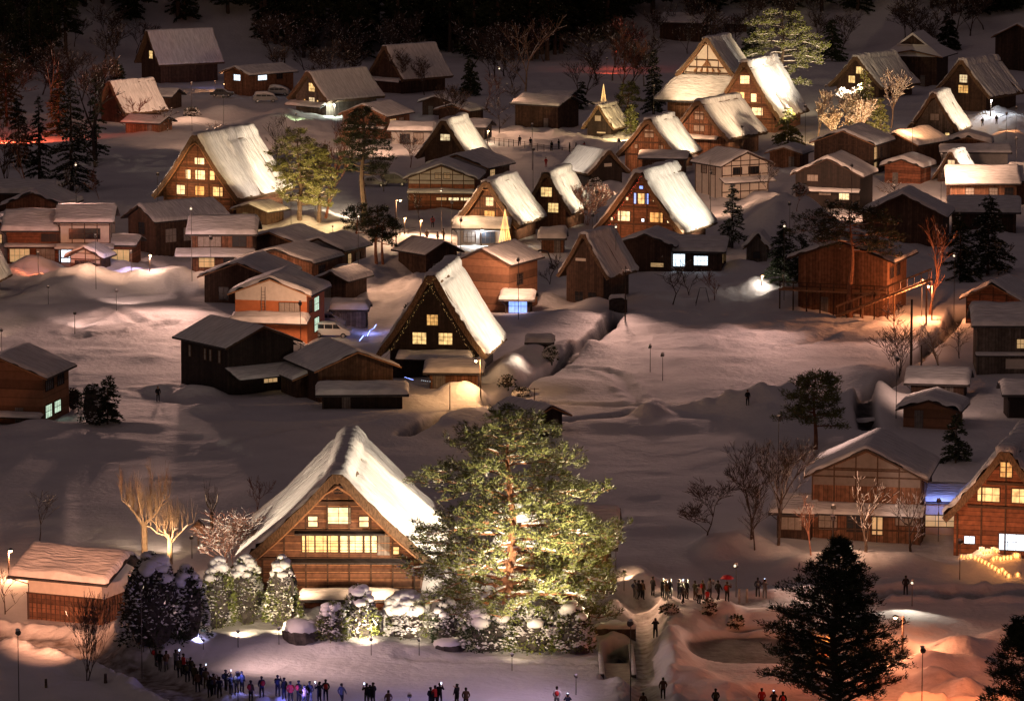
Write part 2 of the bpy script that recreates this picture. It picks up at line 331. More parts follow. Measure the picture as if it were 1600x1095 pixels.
# ------------------------------------------------------------------ building parts
def snow_on(name, S, ul, vl, th, parent, seed, gap=None, edge=.45, nu=None, nv=None, wob=.3):
    nu = nu or int(min(46, max(12, ul / .3))); nv = nv or int(min(46, max(10, vl / .35)))
    u = np.linspace(0, 1, nu); v = np.linspace(0, 1, nv)
    # crowd samples to the rims so they round off
    u = .5 - .5 * np.cos(math.pi * u) * (.35) + (u - .5) * .65; v = .5 - .5 * np.cos(math.pi * v) * .35 + (v - .5) * .65
    U, V = np.meshgrid(u, v, indexing='ij'); pt, nm = S(U, V)
    du = np.minimum(U, 1 - U) * ul; dv = np.minimum(V, 1 - V) * vl
    jit = .25 * vn(U * ul, V * vl, .9, seed + 2)
    e = np.sqrt(np.clip(np.minimum(du, dv + jit * (du > .3)) / edge, 0, 1))
    t = th * (1 + wob * 2 * vn(U * ul, V * vl, 2.6, seed) + .5 * wob * vn(U * ul, V * vl, .7, seed + 1)) * e
    if gap is not None: t = gap(U, V, t)
    t = t - .012
    pts = pt + nm * t[..., None]
    return sheet(name, ['snow_roof'], pts, parent)
def gable_S(hw, z1, rise, y0, y1, axis):
    ln = math.hypot(hw, rise)
    def S(U, V):
        a = U * 2 - 1; x = a * hw; z = z1 + rise * (1 - np.abs(a)); k = np.tanh(a * 9); y = y0 + (y1 - y0) * V
        p = np.stack([x, y, z], -1); n = np.stack([k * rise / ln, 0 * x, hw / ln + 0 * x], -1)
        n /= np.linalg.norm(n, axis=-1, keepdims=True)
        if axis == 'x': p = p[..., [1, 0, 2]]; n = n[..., [1, 0, 2]]
        return p, n
    return S
def window(parent, x, z, w_, h_, kind='dark', face='f', hw=0., D=0., nx=2, nz=2, fm='beam', y=0.):
    """a pane and its frame set proud of a wall; face f front, r right side, l left side"""
    pm = dict(dark='glass_dark', warm='shoji', bright='shoji_bright', dim='shoji_dim', white='glow_white', blue='glow_blue', green='glow_green', curtain='curtain', shutter='shutter', plaster='plaster')[kind]
    global _wn; _wn += 1
    if pm == 'shoji': pm = ('shoji', 'shoji_amber', 'shoji_pale', 'shoji')[_wn * 7 % 4]
    def tr(a, b, c):          # a along wall, b outwards, c up
        if face == 'f': return (x + a, y - b, z + c)
        if face == 'r': return (hw + b, x + a, z + c)
        return (-hw - b, x - a, z + c)
    def bx(m, a0, a1, b0, b1, c0, c1):
        q = [tr(a0, b0, c0), tr(a1, b1, c1)]; m.box(*sorted((q[0][0], q[1][0])), *sorted((q[0][1], q[1][1])), *sorted((q[0][2], q[1][2])))
    m = MB(); bx(m, -w_ / 2, w_ / 2, -.05, .03, 0, h_); o = m.build('shutter' if kind == 'shutter' else 'window', pm, parent)
    if kind in ('shutter', 'plaster'): return o
    f = MB(); t = .07
    for a0, a1, c0, c1 in ((-w_/2 - t, w_/2 + t, -t, 0), (-w_/2 - t, w_/2 + t, h_, h_ + t), (-w_/2 - t, -w_/2, 0, h_), (w_/2, w_/2 + t, 0, h_)): bx(f, a0, a1, -.05, .09, c0, c1)
    for i in range(1, nx): a = -w_/2 + w_ * i / nx; bx(f, a - .02, a + .02, .031, .055, 0, h_)
    for i in range(1, nz): c = h_ * i / nz; bx(f, -w_/2, w_/2, .031, .053, c - .02, c + .02)
    f.build('window_frame', fm, o); return o
def pent(parent, x0, x1, y, dep, z, drop=.5, snow=.35, seed=1, rm='roof_dark', name='pent_roof', flip=False):
    """lean-to roof in front of a wall at y, falling towards the viewer"""
    m = MB(); m.prism([(y + .02, z), (y + .02, z - .14), (y - dep, z - drop - .14), (y - dep, z - drop)], x0, x1, axis='x')
    m.v = [(a, b, c) for a, b, c in m.v]; o = m.build(name, rm, parent)
    def S(U, V):
        p = np.stack([x0 + (x1 - x0) * V, y - dep * U, z - drop * U], -1); l = math.hypot(dep, drop)
        n = np.zeros_like(p); n[..., 1] = -drop / l; n[..., 2] = dep / l; return p, n
    if snow: snow_on('snow_cover', S, dep, x1 - x0, snow, o, seed, edge=.3)
    return o

GI = {}; _wn = 0
def roof_light(key, label, side=1, d=16, yf=.45, h=4.5, k=1., col=(1, .9, .76), ang=None, zt=.6, xt=.25, blend=.7):
    (r, p, s, W, hr, L, yaw), = [v for q, v in GI.items() if key in q]
    c, n = math.cos(R(yaw)), math.sin(R(yaw)); T = lambda x, y: (p.x + x * c + y * n, p.y - x * n + y * c)
    x, y = T(side * (W / 2 + d), L * yf); a, b = T(side * W * xt, L * .47); lp = Vector((x, y, float(terr(x, y)))); dd = d + W * .25
    return flood(label, 0, 0, h, 0, 0, 0, 80 * dd * dd * k, col, ang or 2 * math.degrees(math.atan(max(L * .62, hr * .75) / dd)), p=lp, tg=Vector((a, b, p.z + hr * zt)), blend=blend)
def front_light(key, label, d=9, x0=0., h=2.5, k=1., col=(1, .58, .3), ang=80, zt=.4):
    (r, p, s, W, hr, L, yaw), = [v for q, v in GI.items() if key in q]
    c, n = math.cos(R(yaw)), math.sin(R(yaw)); T = lambda x, y: (p.x + x * c + y * n, p.y - x * n + y * c)
    x, y = T(x0 * W, -d); a, b = T(0, 0); lp = Vector((x, y, float(terr(x, y))))
    return flood(label, 0, 0, h, 0, 0, 0, 60 * d * d * k, col, ang, p=lp, tg=Vector((a, b, p.z + hr * zt)), blend=.9)
_hs = [0]
def gassho(label, ax, ay, by, wpx, yaw, L, he=2.6, wins=(), snow=.36, wall='wood_brown', frame=None, group=None, barge=False,
           gap=True, pents=(), roofm='thatch', side=True, bodyw=None, name='thatched_farmhouse', cat='farmhouse', t=.8, P0=None, lattice=False):
    t = t * .8
    _hs[0] += 1; seed = _hs[0]; rr = random.Random(seed)
    p = P0 or PB(ax, by); s = scale(p); W = wpx / s; hr = hgt(p, ay) - snow * .72 + .25
    r = root(name, label, cat, p, yaw, group)
    hw = W / 2; k = min(1., W / 10.); t *= k; oh = 1.0 * k; bw = bodyw or hw - 1.15 * k - t * .55
    def zo(x):                                       # outer skin of the thatch
        a = np.abs(x) / hw; z = he + (hr - he) * (1 - a) - (hr - he) * .05 * np.sin(math.pi * np.clip(a, 0, 1))
        lim = hr - .62 * k * (hr - he) / hw - .05 * np.abs(x)
        return np.minimum(z, lim) + .12 * k * (np.abs(x) < .7 * k)
    sl = math.atan2(hr - he, hw); tv = t / math.cos(sl)
    zin = lambda x: float(zo(np.array(max(abs(x), .25 * k)))) - tv
    # walls
    n = 9; top = [(bw - 2 * bw * i / (n - 1), min(zin(bw - 2 * bw * i / (n - 1)) + .12, hr - .9 * k)) for i in range(n)]
    m = MB(); m.prism([(-bw, -1.5), (bw, -1.5)] + top, 0, L - .3); m.build('wall', wall, r)
    # thatch
    xs = np.concatenate([np.linspace(-hw, -.7 * k, 9), np.linspace(-.35 * k, .35 * k, 3), np.linspace(.7 * k, hw, 9)])
    zz = zo(xs); ns = 22; ys = np.linspace(-oh, L + oh * .6, ns); m = MB(); vs = []
    dx, dz = math.sin(sl) * t * .9, math.cos(sl) * t * .9
    for j, yy in enumerate(ys):
        for i, x in enumerate(xs): vs.append((x + rr.uniform(-.05, .05) * k, yy + rr.uniform(-.05, .05), zz[i] + rr.uniform(-.06, .06) * k))
        for i, x in enumerate(xs):
            xx = x - math.copysign(dx, x) if abs(x) > dx else 0; vs.append((xx + rr.uniform(-.04, .04) * k, yy + rr.uniform(-.04, .04), min(zz[i] - (dz if abs(x) > dx else tv * .8), 99) + rr.uniform(-.05, .05) * k))
    q = len(xs); w2 = 2 * q; fs = []
    for j in range(ns - 1):
        for i in range(q - 1):
            a = j * w2 + i; fs.append((a, a + 1, a + 1 + w2, a + w2)); b = a + q; fs.append((b, b + w2, b + w2 + 1, b + 1))
        a = j * w2; fs.append((a, a + w2, a + w2 + q, a + q)); a = j * w2 + q - 1; fs.append((a, a + q, a + q + w2, a + w2))
    for base, fl in ((0, 0), ((ns - 1) * w2, 1)):
        for i in range(q - 1):
            a = base + i; g = (a, a + q, a + q + 1, a + 1); fs.append(g[::-1] if fl else g)
    m.add(vs, fs); roof = m.build('roof', roofm, r)
    # snow
    ul = 2 * math.hypot(hw, hr - he); vl = L + 1.6 * oh
    def S(U, V):
        a = U * 2 - 1; x = a * hw * .985; z = zo(x); y = -oh + .06 + (vl - .12) * V; kk = np.tanh(a * 7)
        p_ = np.stack([x, y, z], -1); n_ = np.stack([kk * math.sin(sl), 0 * x, math.cos(sl) * (1 + .35 * (1 - np.abs(kk)))], -1)
        n_ /= np.linalg.norm(n_, axis=-1, keepdims=True); return p_, n_
    g0 = .14 + .05 * rr.random()
    def gp(U, V, tt):
        a = np.abs(U * 2 - 1); y = V * vl
        cut = np.exp(-((a - g0 - .03 * vn(y, y * 0 + seed, 1.3, 5)) / .016) ** 2) * np.clip(.75 + 1.6 * vn(y, U * 0, 3.5, seed), 0, 1.15)
        tt = tt * (1 + .3 * (a < g0)) * (1 - 1.15 * cut)
        st = vn(y, a * 1.2, .38, seed + 11) * .5 + vn(y, a * 2.5, 1.1, seed + 12) * .6; tt = tt * (1 + 1.2 * st) - 1.3 * tt * np.clip(-st * 3.2 - .72, 0, 1) * np.clip((a - g0) * 6, 0, 1) - tt * 1.4 * np.clip(1 - (1 - a) * ul * .5 / (.25 + .5 * np.abs(vn(y, y * 0 + seed, 1.0, seed + 3)) * 2), 0, 1)
        h2 = np.clip(vn(y * 1.0, a * 8, 1.1, seed + 4) * 3 - 1.15, 0, 1) * np.exp(-((a - g0 - .1) / .06) ** 2)
        tt = tt * (1 - 1.3 * h2)
        rim = np.clip(1 - V * vl / .7, 0, 1) * np.clip(vn(a * ul, y, .8, seed + 6) * 4, 0, 1); return tt * (1 - 1.1 * rim) + .05 * vn(a * ul * .3, y, .5, seed + 8) * (tt > .1)
    snow_on('snow_cover', S, ul, vl, snow * .72, roof, seed, gp if gap else None, nu=72, nv=60, wob=.2, edge=.2)
    # timber frame lines on the gable
    if frame:
        b = MB()
        for z in frame if isinstance(frame, (list, tuple)) else (he + .2, he + (hr - he) * .33, he + (hr - he) * .58):
            x = bw
            while x > .3 and zin(x) < z + .2: x -= .1
            b.box(-x, x, -.12, -.01, z - .1, z + .1, 0)
            b.box(-x, x, -.3, -.13, z + .1, z + .16, 0)
        nx = int(2 * bw / 1.9)
        for i in range(nx + 1):
            x = -bw * .93 + 2 * bw * .93 * i / nx; b.box(x - .07, x + .07, -.08, -.005, -1, min(zin(x), hr - 1.2), 0)
        if lattice:
            z = .4
            while z < hr - 2:
                x = bw
                while x > .3 and zin(x) < z: x -= .1
                b.box(-x, x, -.045, -.004, z - .025, z + .025, 1); z += .62
        b.build('timber_frame', ['beam', 'beam_light'], r)
    if barge:
        for sg in (-1, 1):
            b = MB(); N_ = 8; x1 = hw - dx * 1.1
            for i in range(N_):
                xa, xb = x1 * i / N_, x1 * (i + 1) / N_
                za, zb = zin(max(xa, .4)) - .02, zin(max(xb, .4)) - .02
                b.tube((sg * xa, -oh + .12, za), (sg * xb, -oh + .12, zb), .09, .09, 5)
            b.build('bargeboard', 'beam_light', r)
    for wd in wins: window(r, *wd[:5], nx=wd[5] if len(wd) > 5 else 2, nz=wd[6] if len(wd) > 6 else 2)
    for pd in pents: pent(r, *pd, seed=seed)
    GI[label] = (r, p, s, W, hr, L, yaw); return r, p, s, W, hr

def house(label, px, by, wx, dy, he, rise=1.3, axis='y', yaw=0., wall='wood_dark', roofm='roof_dark', snow=.35, over=.7, wins=(), rw=(), lw=(), beams=False,
          pents=(), group=None, name='wooden_house', cat='house', gable_wall=None, base=None, P0=None, sill=None, seed=None):
    _hs[0] += 1; seed = _hs[0]
    p = P0 or PB(px, by); r = root(name, label, cat, p, yaw, group); hw = wx / 2
    m = MB()
    if axis == 'y':
        m.prism([(-hw, -1.5), (hw, -1.5), (hw, he), (0, he + rise * hw / (hw + over)), (-hw, he)], 0, dy, 0)
        if gable_wall: m.prism([(-hw + .05, he - .9), (hw - .05, he - .9), (hw - .05, he - .02), (0, he + rise * .78), (-hw + .05, he - .02)], -.03, .0, 1)
        S = gable_S(hw + over, he - .12, rise, -over, dy + over, 'y'); ul, vl = 2 * math.hypot(hw + over, rise), dy + 2 * over
        a, b0, b1, ax_ = hw + over, -over, dy + over, 'y'
    else:
        m.box(-hw, hw, 0, dy, -1.5, he - .02, 0)
        hd = dy / 2; m.prism([(0, he - .02), (dy, he - .02), (hd, he + rise * hd / (hd + over) - .03)], -hw + .003, hw - .003, 0, axis='x')
        S0 = gable_S(dy / 2 + over, he - .12, rise, -hw - over, hw + over, 'x')
        def S(U, V):
            q, n = S0(U, V); q = q.copy(); q[..., 1] += dy / 2; return q, n
        ul, vl = 2 * math.hypot(dy / 2 + over, rise), wx + 2 * over
        a, b0, b1, ax_ = dy / 2 + over, -hw - over, hw + over, 'x'
    m.build('wall', [wall, gable_wall or wall], r)
    z1 = he - .12; g = MB(); prof = [(-a, z1), (0, z1 + rise), (a, z1), (a, z1 - .2), (0, z1 + rise - .24), (-a, z1 - .2)]
    if ax_ == 'x': prof = [(x + dy / 2, z) for x, z in prof]
    g.prism(prof, b0, b1, 0, ax_)
    roof = g.build('roof', roofm, r)
    tr_ = MB()
    if ax_ == 'y':
        for sg in (-1, 1): tr_.tube((0, b0 - .03, z1 + rise - .13), (sg * a, b0 - .03, z1 - .11), .09, .09, 4)
        tr_.build('fascia', 'beam_light' if seed % 2 else 'beam', r)
    else:
        tr_.tube((b0, -over - .06, z1 - .16), (b1, -over - .06, z1 - .16), .07, .07, 5); tr_.tube((b0 + .3, -over - .06, z1 - .2), (-hw + .1, -.08, z1 - .8), .04); tr_.tube((-hw + .1, -.08, z1 - .8), (-hw + .1, -.08, 0), .04)
        tr_.build('gutter', 'steel', r)
    if not wins and he > 1.8:
        dr = MB(); dx_ = hw * (.45 if seed % 2 else -.4); dr.box(dx_ - .45, dx_ + .45, -.05, -.002, -.6, 1.75); dr.build('door', 'shutter', r)
    if snow: snow_on('snow_cover', S, ul, vl, snow, roof, seed, edge=.32, wob=.28)
    if beams:
        b = MB(); zt = [.9, he * .5, he - .15] if beams is True else beams
        for z in zt: b.box(-hw - .02, hw + .02, -.06, -.003, z - .07, z + .07)
        n = max(2, int(wx / 1.6))
        for i in range(n + 1):
            x = -hw + wx * i / n; zz = he + (rise * (1 - abs(x) / (hw + over)) if axis == 'y' else 0) - .15; b.box(x - .06, x + .06, -.055, -.002, -1, zz)
        if axis == 'y': b.box(-hw * .62, hw * .62, -.06, -.003, he + rise * .22, he + rise * .22 + .12)
        nd = max(2, int(dy / 1.8))
        for i in range(nd + 1):
            y = dy * i / nd
            for sg in (-1, 1): b.box(sg * (hw + .025) - .03, sg * (hw + .025) + .03, y - .06, y + .06, -1, he - .2)
        b.build('timber_frame', 'beam', r)
    for wd in wins: window(r, *wd[:5], nx=wd[5] if len(wd) > 5 else 3, nz=wd[6] if len(wd) > 6 else 2)
    for wd in rw: window(r, *wd[:5], face='r', hw=hw, nx=wd[5] if len(wd) > 5 else 3, nz=2)
    for wd in lw: window(r, *wd[:5], face='l', hw=hw, nx=wd[5] if len(wd) > 5 else 3, nz=2)
    for pd in pents: pent(r, *pd, seed=seed)
    return r
# ------------------------------------------------------------------ the thatched farmhouses
BRL = 'wood_brown'
g1, p1, s1, W1, H1 = gassho('largest thatched farmhouse, floodlit left of the giant pine, with a row of glowing paper screens', 529, 728, 925, 333, 1, 21, 2.2,
  [(.05,5.75,1.9,1.35,'bright',2,2),(-2.1,5.5,.75,.85,'bright',1,2),(2.15,5.5,.75,.85,'bright',1,2),(-2.5,3.35,1,1.4,'warm',2,3),(-.95,3.35,1.85,1.4,'warm',3,3),(1.1,3.35,1.85,1.4,'bright',3,3),(2.7,3.35,1,1.4,'bright',2,3),
   (3.75,3.1,1.05,1.75,'shutter'),(4.75,3.2,.6,.6,'warm',1,1),(.05,8.3,.7,.6,'dark',2,2)], wall='board', frame=(2.75,5.1,7.5), barge=True, snow=.42, lattice=True,
  pents=[(-3.6,3.9,-.0,.7,5.2,.2,.0),(-4.2,6.0,0,.9,2.9,.3,.0)], t=.95, bodyw=6.8)
gassho('dark fronted farmhouse with three lit windows and a golden lit straw gable rim', 676, 416, 592, 178, 9, 12.5, 2.6,
  [(0,5.9,1.2,1.15,'warm',3,3),(-1.45,3.8,1.5,1.25,'warm',3,3),(1.45,3.8,1.5,1.25,'warm',3,3)], wall='black_wall', pents=[(-3.9,4.6,0,1.6,2.9,.6,.5)], snow=.42)
gassho('broad farmhouse on the left with fully lit front and tree shadows on its floodlit roof', 310, 203, 335, 158, 26, 15, 2.5,
  [(.3,7.3,1.6,.9,'bright',2,1),(-1.6,5.1,.8,1.3,'bright',1,2),(.4,5.1,1.6,1.3,'bright',2,2),(2.4,5.1,.8,1.3,'warm',1,2),(-2.9,2.8,1.4,1.3,'bright',2,2),(.3,2.8,1.5,1.3,'warm',2,2),(3.3,2.8,1.6,1.3,'warm',2,2)],
  wall='board', frame=(2.4,4.6,6.9), barge=True, snow=.4)
gassho('farmhouse with greenish lit gable and grey snowy roof, upper left below the forest', 486, 108, 178, 94, 44, 13, 2.6, [(.3,4.0,1.6,1.5,'warm',3,3),(.3,2.0,1.5,.9,'warm',3,2),(-1.6,2.1,.4,.4,'warm',1,1),(1.8,2.1,.4,.4,'warm',1,1)],
  wall='wood_grey', pents=[(-5.2,4.2,0,1.8,2.0,.6,.4)], gap=False)
gassho('highest left farmhouse under the forest edge, one small yellow window, bluish lit side wall', 236, 43, 127, 86, 58, 13, 3.4, [(.2,4.4,1.5,1.5,'warm',3,3)], wall='wood_dark', gap=False, t=.6)
gassho('unlit farmhouse with plain snowy roof, right behind the green gabled one', 606, 67, 147, 90, 46, 11.5, 3.0, [], wall='wood_dark', pents=[(-4.6,4.4,0,1.4,3.0,.5,.4)], gap=False)
gassho('small farmhouse behind the low snowy roofs with a single window high in its black gable', 695, 181, 262, 94, 18, 9, 1.6, [(.1,4.3,1.6,1.0,'warm',3,2)], wall='wood_dark')
gassho('tall brightly lit farmhouse with very white roof beside the temple hall, upper right', 1164, 89, 207, 122, 20, 16.5, 2.4,
  [(-.1,8.4,1.7,1.4,'bright',2,2),(-.9,5.6,1.5,1.3,'warm',2,2),(1.5,5.3,1.1,1.4,'bright',1,2),(-.4,2.9,1.3,1.2,'warm',2,2),(2.2,3.0,1.9,1.3,'bright',2,2)], wall='board', frame=(2.4,4.8,7.5), snow=.4, P0=None)
gassho('floodlit farmhouse with creamy snow roof and shuttered pale windows, in front of the temple hall', 1093, 152, 240, 112, 29, 13.5, 2.6,
  [(-.1,5.6,1.6,1.3,'curtain',3,2),(-.1,3.7,1.9,.9,'curtain',3,1)], wall='wood_brown', frame=True, gap=True, pents=[(-3.6,3.6,0,1.2,2.9,.4,.35)])
gassho('lit farmhouse with one square pale window, left of the creamy roofed one', 1014, 180, 266, 108, 20, 10.5, 2.2,
  [(0,5.2,1.5,1.2,'curtain',3,2),(-2.1,3.4,.6,.6,'curtain',1,1),(2,3.4,.7,.6,'curtain',1,1)], wall='wood_brown', frame=True, snow=.36)
gassho('large farmhouse with red lit wooden front and a blue and yellow attic window', 1000, 260, 400, 152, 21, 13, 3.2,
  [(.15,7.0,.9,1.4,'warm',2,2),(-.75,7.0,.35,1.4,'blue',1,2),(1.0,7.0,.35,1.4,'blue',1,2),(-1.85,7.4,.35,.4,'bright',1,1),(2.0,7.4,.35,.4,'bright',1,1),(-2.3,4.6,1.7,1.3,'bright',3,2),(2.3,4.6,1.8,1.3,'warm',3,2),(.4,4.6,.4,.4,'white',1,1),(-4.0,4.6,.3,.4,'bright',1,1),(4.0,4.6,.3,.4,'bright',1,1),(.15,9.0,.5,.4,'blue',1,1)],
  wall='board', frame=(4.2,6.5), snow=.45)
gassho('narrow farmhouse with a yellow bulb on its shadowy gable, right of the cone tree farmhouse', 855, 262, 358, 88, 18, 9, 2.3,
  [(-.1,4.6,1.6,1.3,'warm',3,3),(.9,2.4,1.5,1.3,'warm',3,3)], wall='wood_brown', snow=.4)
gassho('farmhouse with a shining snow rimmed gable behind the illuminated cone tree', 762, 275, 378, 114, 18, 11, 2.4,
  [(.3,5.0,1.1,1.3,'warm',2,2),(.3,3.1,1.5,1.2,'warm',3,2)], wall='wood_brown', frame=True, barge=True, snow=.4)
gassho('unlit narrow wooden barn with a steep snowy roof, at the near edge of the village', 914, 357, 474, 92, 27, 7.5, 3.3, [(-.6,5.2,1.4,.35,'plaster'),(-.8,.2,1.1,1.2,'dark'),(1,.2,1.1,1.2,'dark')], wall='wood_dark', name='thatched_barn', cat='barn')
gassho('small dark farmhouse turned left, with only the left side of its roof pale', 948, 232, 292, 78, -27, 8.5, 2.2, [(.2,3.1,1.3,.5,'plaster')], wall='black_wall', gap=False)
gassho('upper right farmhouse with two small yellow windows behind the lit trees', 1340, 84, 150, 102, 36, 12.5, 1.8, [(.5,4.2,1.7,1.3,'warm',3,2),(-1.3,2.4,1.4,1.3,'warm',3,2)], wall='wood_dark')
gassho('farmhouse at far right with two stacked yellow windows and dim pinkish roof', 1504, 89, 172, 108, 34, 12, 2.6, [(.1,5.0,1.6,1.4,'warm',3,3),(.1,3.1,2.0,1.4,'warm',4,3)], wall='wood_dark')
gassho('dim farmhouse with a floodlit strip of roof, just below the one with two stacked windows', 1459, 139, 232, 86, 20, 7.5, 3.0, [(.1,4.6,1.5,1.1,'curtain',2,1),(2.3,2.1,.7,.5,'warm',1,1)], wall='wood_grey')
gassho('tiny steep farmhouse with one lit attic window, squeezed among the right roofs', 1486, 232, 287, 62, 24, 5.5, .6, [(0,2.3,1.1,1.3,'warm',2,2)], wall='wood_dark', t=.6)
gassho('farmhouse cut by the right edge of the photo, lit windows in its orange gable', 1570, 690, 868, 196, 15, 13, 3.2,
  [(0,6.9,1.0,1.3,'warm',2,3),(-1.5,4.7,1.9,1.2,'warm',3,2),(1.5,4.7,1.9,1.2,'warm',3,2),(-3.1,.9,.9,.65,'white',2,1),(.6,.5,2.2,1.4,'white',3,2)], wall='wood_red', frame=(4.2,6.3), snow=.45, bodyw=4.5)
gassho('farmhouse mostly outside the left edge of the photo, only a rounded lit roof corner showing', -92, 290, 470, 150, 8, 12, 1.6, [], wall='wood_dark')
gassho('little thatched hut in shadow standing alone under the path with small figures', 936, 161, 213, 58, 24, 6.5, 1.3, [(-.2,2.6,1.1,.9,'curtain',1,1),(.4,.5,1.6,.25,'plaster')], wall='black_wall', name='thatched_hut', cat='hut')
gassho('tiny snow capped shrine hut at the right of the lit village front', 1182, 362, 412, 44, 12, 3.2, 1.9, [(0,.7,1,.9,'dark',1,1)], wall='wood_grey', name='thatched_hut', cat='hut', snow=.7, gap=False, t=.5)
gassho('old thatched barn half hidden by bare branches at the upper left', 176, 122, 190, 78, 44, 9, 1.6, [], wall='wood_dark', name='thatched_barn', cat='barn', snow=.22)
# temple hall: steep gabled upper roof over a broad skirt roof
gt, pt_, st_, Wt, Ht = gassho('floodlit temple hall with carved cream gable above a wide snowy skirt roof', 1105, 54, 188, 104, 24, 9, 7.9, [], wall='plaster', frame=(8.3,9.3,10.6), barge=True, name='temple_hall', cat='temple', snow=.3)
m = MB()
def ringpts(hx, y0, y1, z): return [(-hx, y0, z), (hx, y0, z), (hx, y1, z), (-hx, y1, z)]
m.add(ringpts(8.6, -4.6, 13.5, 3.7) + ringpts(4.9, -.3, 9.6, 8.0) + ringpts(8.6, -4.6, 13.5, 3.3), [(0,1,5,4),(1,2,6,5),(2,3,7,6),(3,0,4,7),(8,9,10,11),(0,8,9,1),(1,9,10,2),(2,10,11,3),(3,11,8,0)][:4] + [(11,10,9,8),(1,0,8,9),(2,1,9,10),(3,2,10,11),(0,3,11,8)])
sk = m.build('skirt_roof', 'roof_dark', gt)
m = MB(); m.box(-6.6, 6.6, -2.6, 11.5, -1.5, 3.5); m.build('lower_wall', 'wood_brown', gt)
for k, (A, B, a, b) in enumerate([((-8.6,-4.6),(8.6,-4.6),(-4.9,-.3),(4.9,-.3)), ((8.6,-4.6),(8.6,13.5),(4.9,-.3),(4.9,9.6)), ((-8.6,13.5),(-8.6,-4.6),(-4.9,9.6),(-4.9,-.3))]):
    def S(U, V, A=A, B=B, a=a, b=b):
        lo = np.stack([A[0] + (B[0] - A[0]) * V, A[1] + (B[1] - A[1]) * V, 0 * V + 3.7], -1); hi = np.stack([a[0] + (b[0] - a[0]) * V, a[1] + (b[1] - a[1]) * V, 0 * V + 8.0], -1)
        q = lo + (hi - lo) * U[..., None]; n = np.zeros_like(q); n[..., 2] = .75; e = np.array([B[1] - A[1], -(B[0] - A[0])], float); e /= np.linalg.norm(e); n[..., 0] = e[0] * .66; n[..., 1] = e[1] * .66; return q, n
    snow_on('snow_cover', S, 6, 17, .4, sk, 60 + k, edge=.3)
# carved gable ornament on the hall
m = MB()
for i in range(5):
    x = -2.4 + i * 1.2; m.tube((x, -.2, 8.55), (x * .8, -.2, 9.25 - abs(x) * .05), .28, .12, 6)
for i in range(9): m.tube((-.9 + .2 * i, -.2, 9.5), (-.45 + .1 * i, -.2, 10.9 - abs(i - 4) * .2), .07, .05)
m.build('gable_carving', 'beam_light', gt)
# golden rim of the dark gable: glow bulbs are added further down
# ------------------------------------------------------------------ ordinary houses and sheds
def H(*a, **k): return house(*a, **k)
# left cluster
H('white plastered two storey house with dark timbers in the left street', 133, 417, 6.6, 7, 6.1, 1.7, 'x', 0, 'plaster', wins=[(0,3.7,4,1.3,'dark',4,2),(-2.3,.6,1.6,1.8,'white',2,2),(1.2,.6,3,1.6,'dim',4,2)], beams=[3.1,5.5,1.2], pents=[(-3.9,3.9,0,1.3,3.0,.5,.25)])
H('long two storey house with red lit ground floor, left of the white plastered house', 62, 415, 8.6, 7, 4.8, 2.0, 'x', 0, 'wood_red', snow=.5, wins=[(1.8,3.2,3,1.0,'dark',3,1),(-2.6,.5,2.6,1.7,'dim',4,2),(.8,.5,2.4,1.7,'curtain',4,2),(3.2,.5,1.2,1.8,'white',2,2)], pents=[(-4.6,4.6,0,1.1,2.9,.3,.2)])
H('gable fronted house with a small attic grille behind the red lit row', 54, 372, 8, 8, 4.6, 1.9, 'y', 10, 'wood_brown', snow=.45)
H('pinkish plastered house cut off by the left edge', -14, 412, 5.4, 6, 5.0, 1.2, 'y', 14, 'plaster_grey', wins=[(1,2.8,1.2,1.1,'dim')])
H('little dark store hut with timbered cream gable, in the snow before the left street', 134, 433, 4.1, 3.4, 2.7, 1.4, 'y', 16, 'wood_dark', wins=[(0,1.4,2.8,.7,'dark',4,1)], gable_wall='plaster_grey', beams=[1.0,2.3], pents=[(-2.2,2.2,0,.8,1.1,.3,.2)], name='store_hut', cat='hut')
H('low annex with reddish wall to the right of the white plastered house', 186, 415, 3.6, 5, 2.9, .8, 'x', 8, 'wood_red', wins=[(.2,.6,2.4,1.5,'dim',3,1)])
H('long dark house whose black gable faces the starry lamp, plain snow roof', 222, 391, 6.4, 11.5, 4.3, 2.0, 'y', 50, 'wood_dark', rw=[(2.5,1.2,1.8,1.8,'curtain'),(5.4,1.2,1.6,1.8,'curtain'),(8,1.2,1.6,1.6,'curtain')], wins=[(0,2.2,1.5,1.6,'dark',2,2)])
H('two storey wooden house with curtained upper windows in front of the broad lit farmhouse', 347, 425, 8, 6, 5.1, 1.7, 'x', 2, 'wood_brown', snow=.5, wins=[(-1.6,3.3,3,1.3,'curtain',4,1),(2.3,3.3,1.8,1.4,'dark',2,2),(-2,.6,2,1.4,'dim',3,2),(1.5,.5,2.6,1.3,'dark',3,1)], pents=[(-6.0,4.4,0,2.0,3.1,.9,.25)])
H('low house with white gable panel at the street edge below the yellow pine', 500, 420, 6.6, 7, 2.7, 1.5, 'y', 24, 'wood_brown', gable_wall='plaster_grey', rw=[(2,.5,1,1.4,'dim'),(4.5,.6,1.5,1.2,'dark')])
H('low house with wide grey roof between the two storey wooden house and the street', 425, 408, 8.6, 7, 2.6, 1.5, 'y', 30, 'wood_dark')
H('row house with two roof tiers and a bare patch of tiles in its snow', 432, 440, 10, 8, 2.8, 1.5, 'y', 22, 'wood_brown', snow=.3, rw=[(3,.8,2,1.2,'dark')])
H('tall dark gable fronted barn left of the orange house', 374, 476, 9, 9, 3.5, 1.9, 'y', 14, 'wood_dark', name='barn', cat='barn', wins=[(-2,.5,1.3,1.6,'dark',2,2)])
H('small gabled porch building beside the covered truck, dark front', 520, 468, 3.6, 6, 2.5, 1.1, 'y', 24, 'wood_dark')
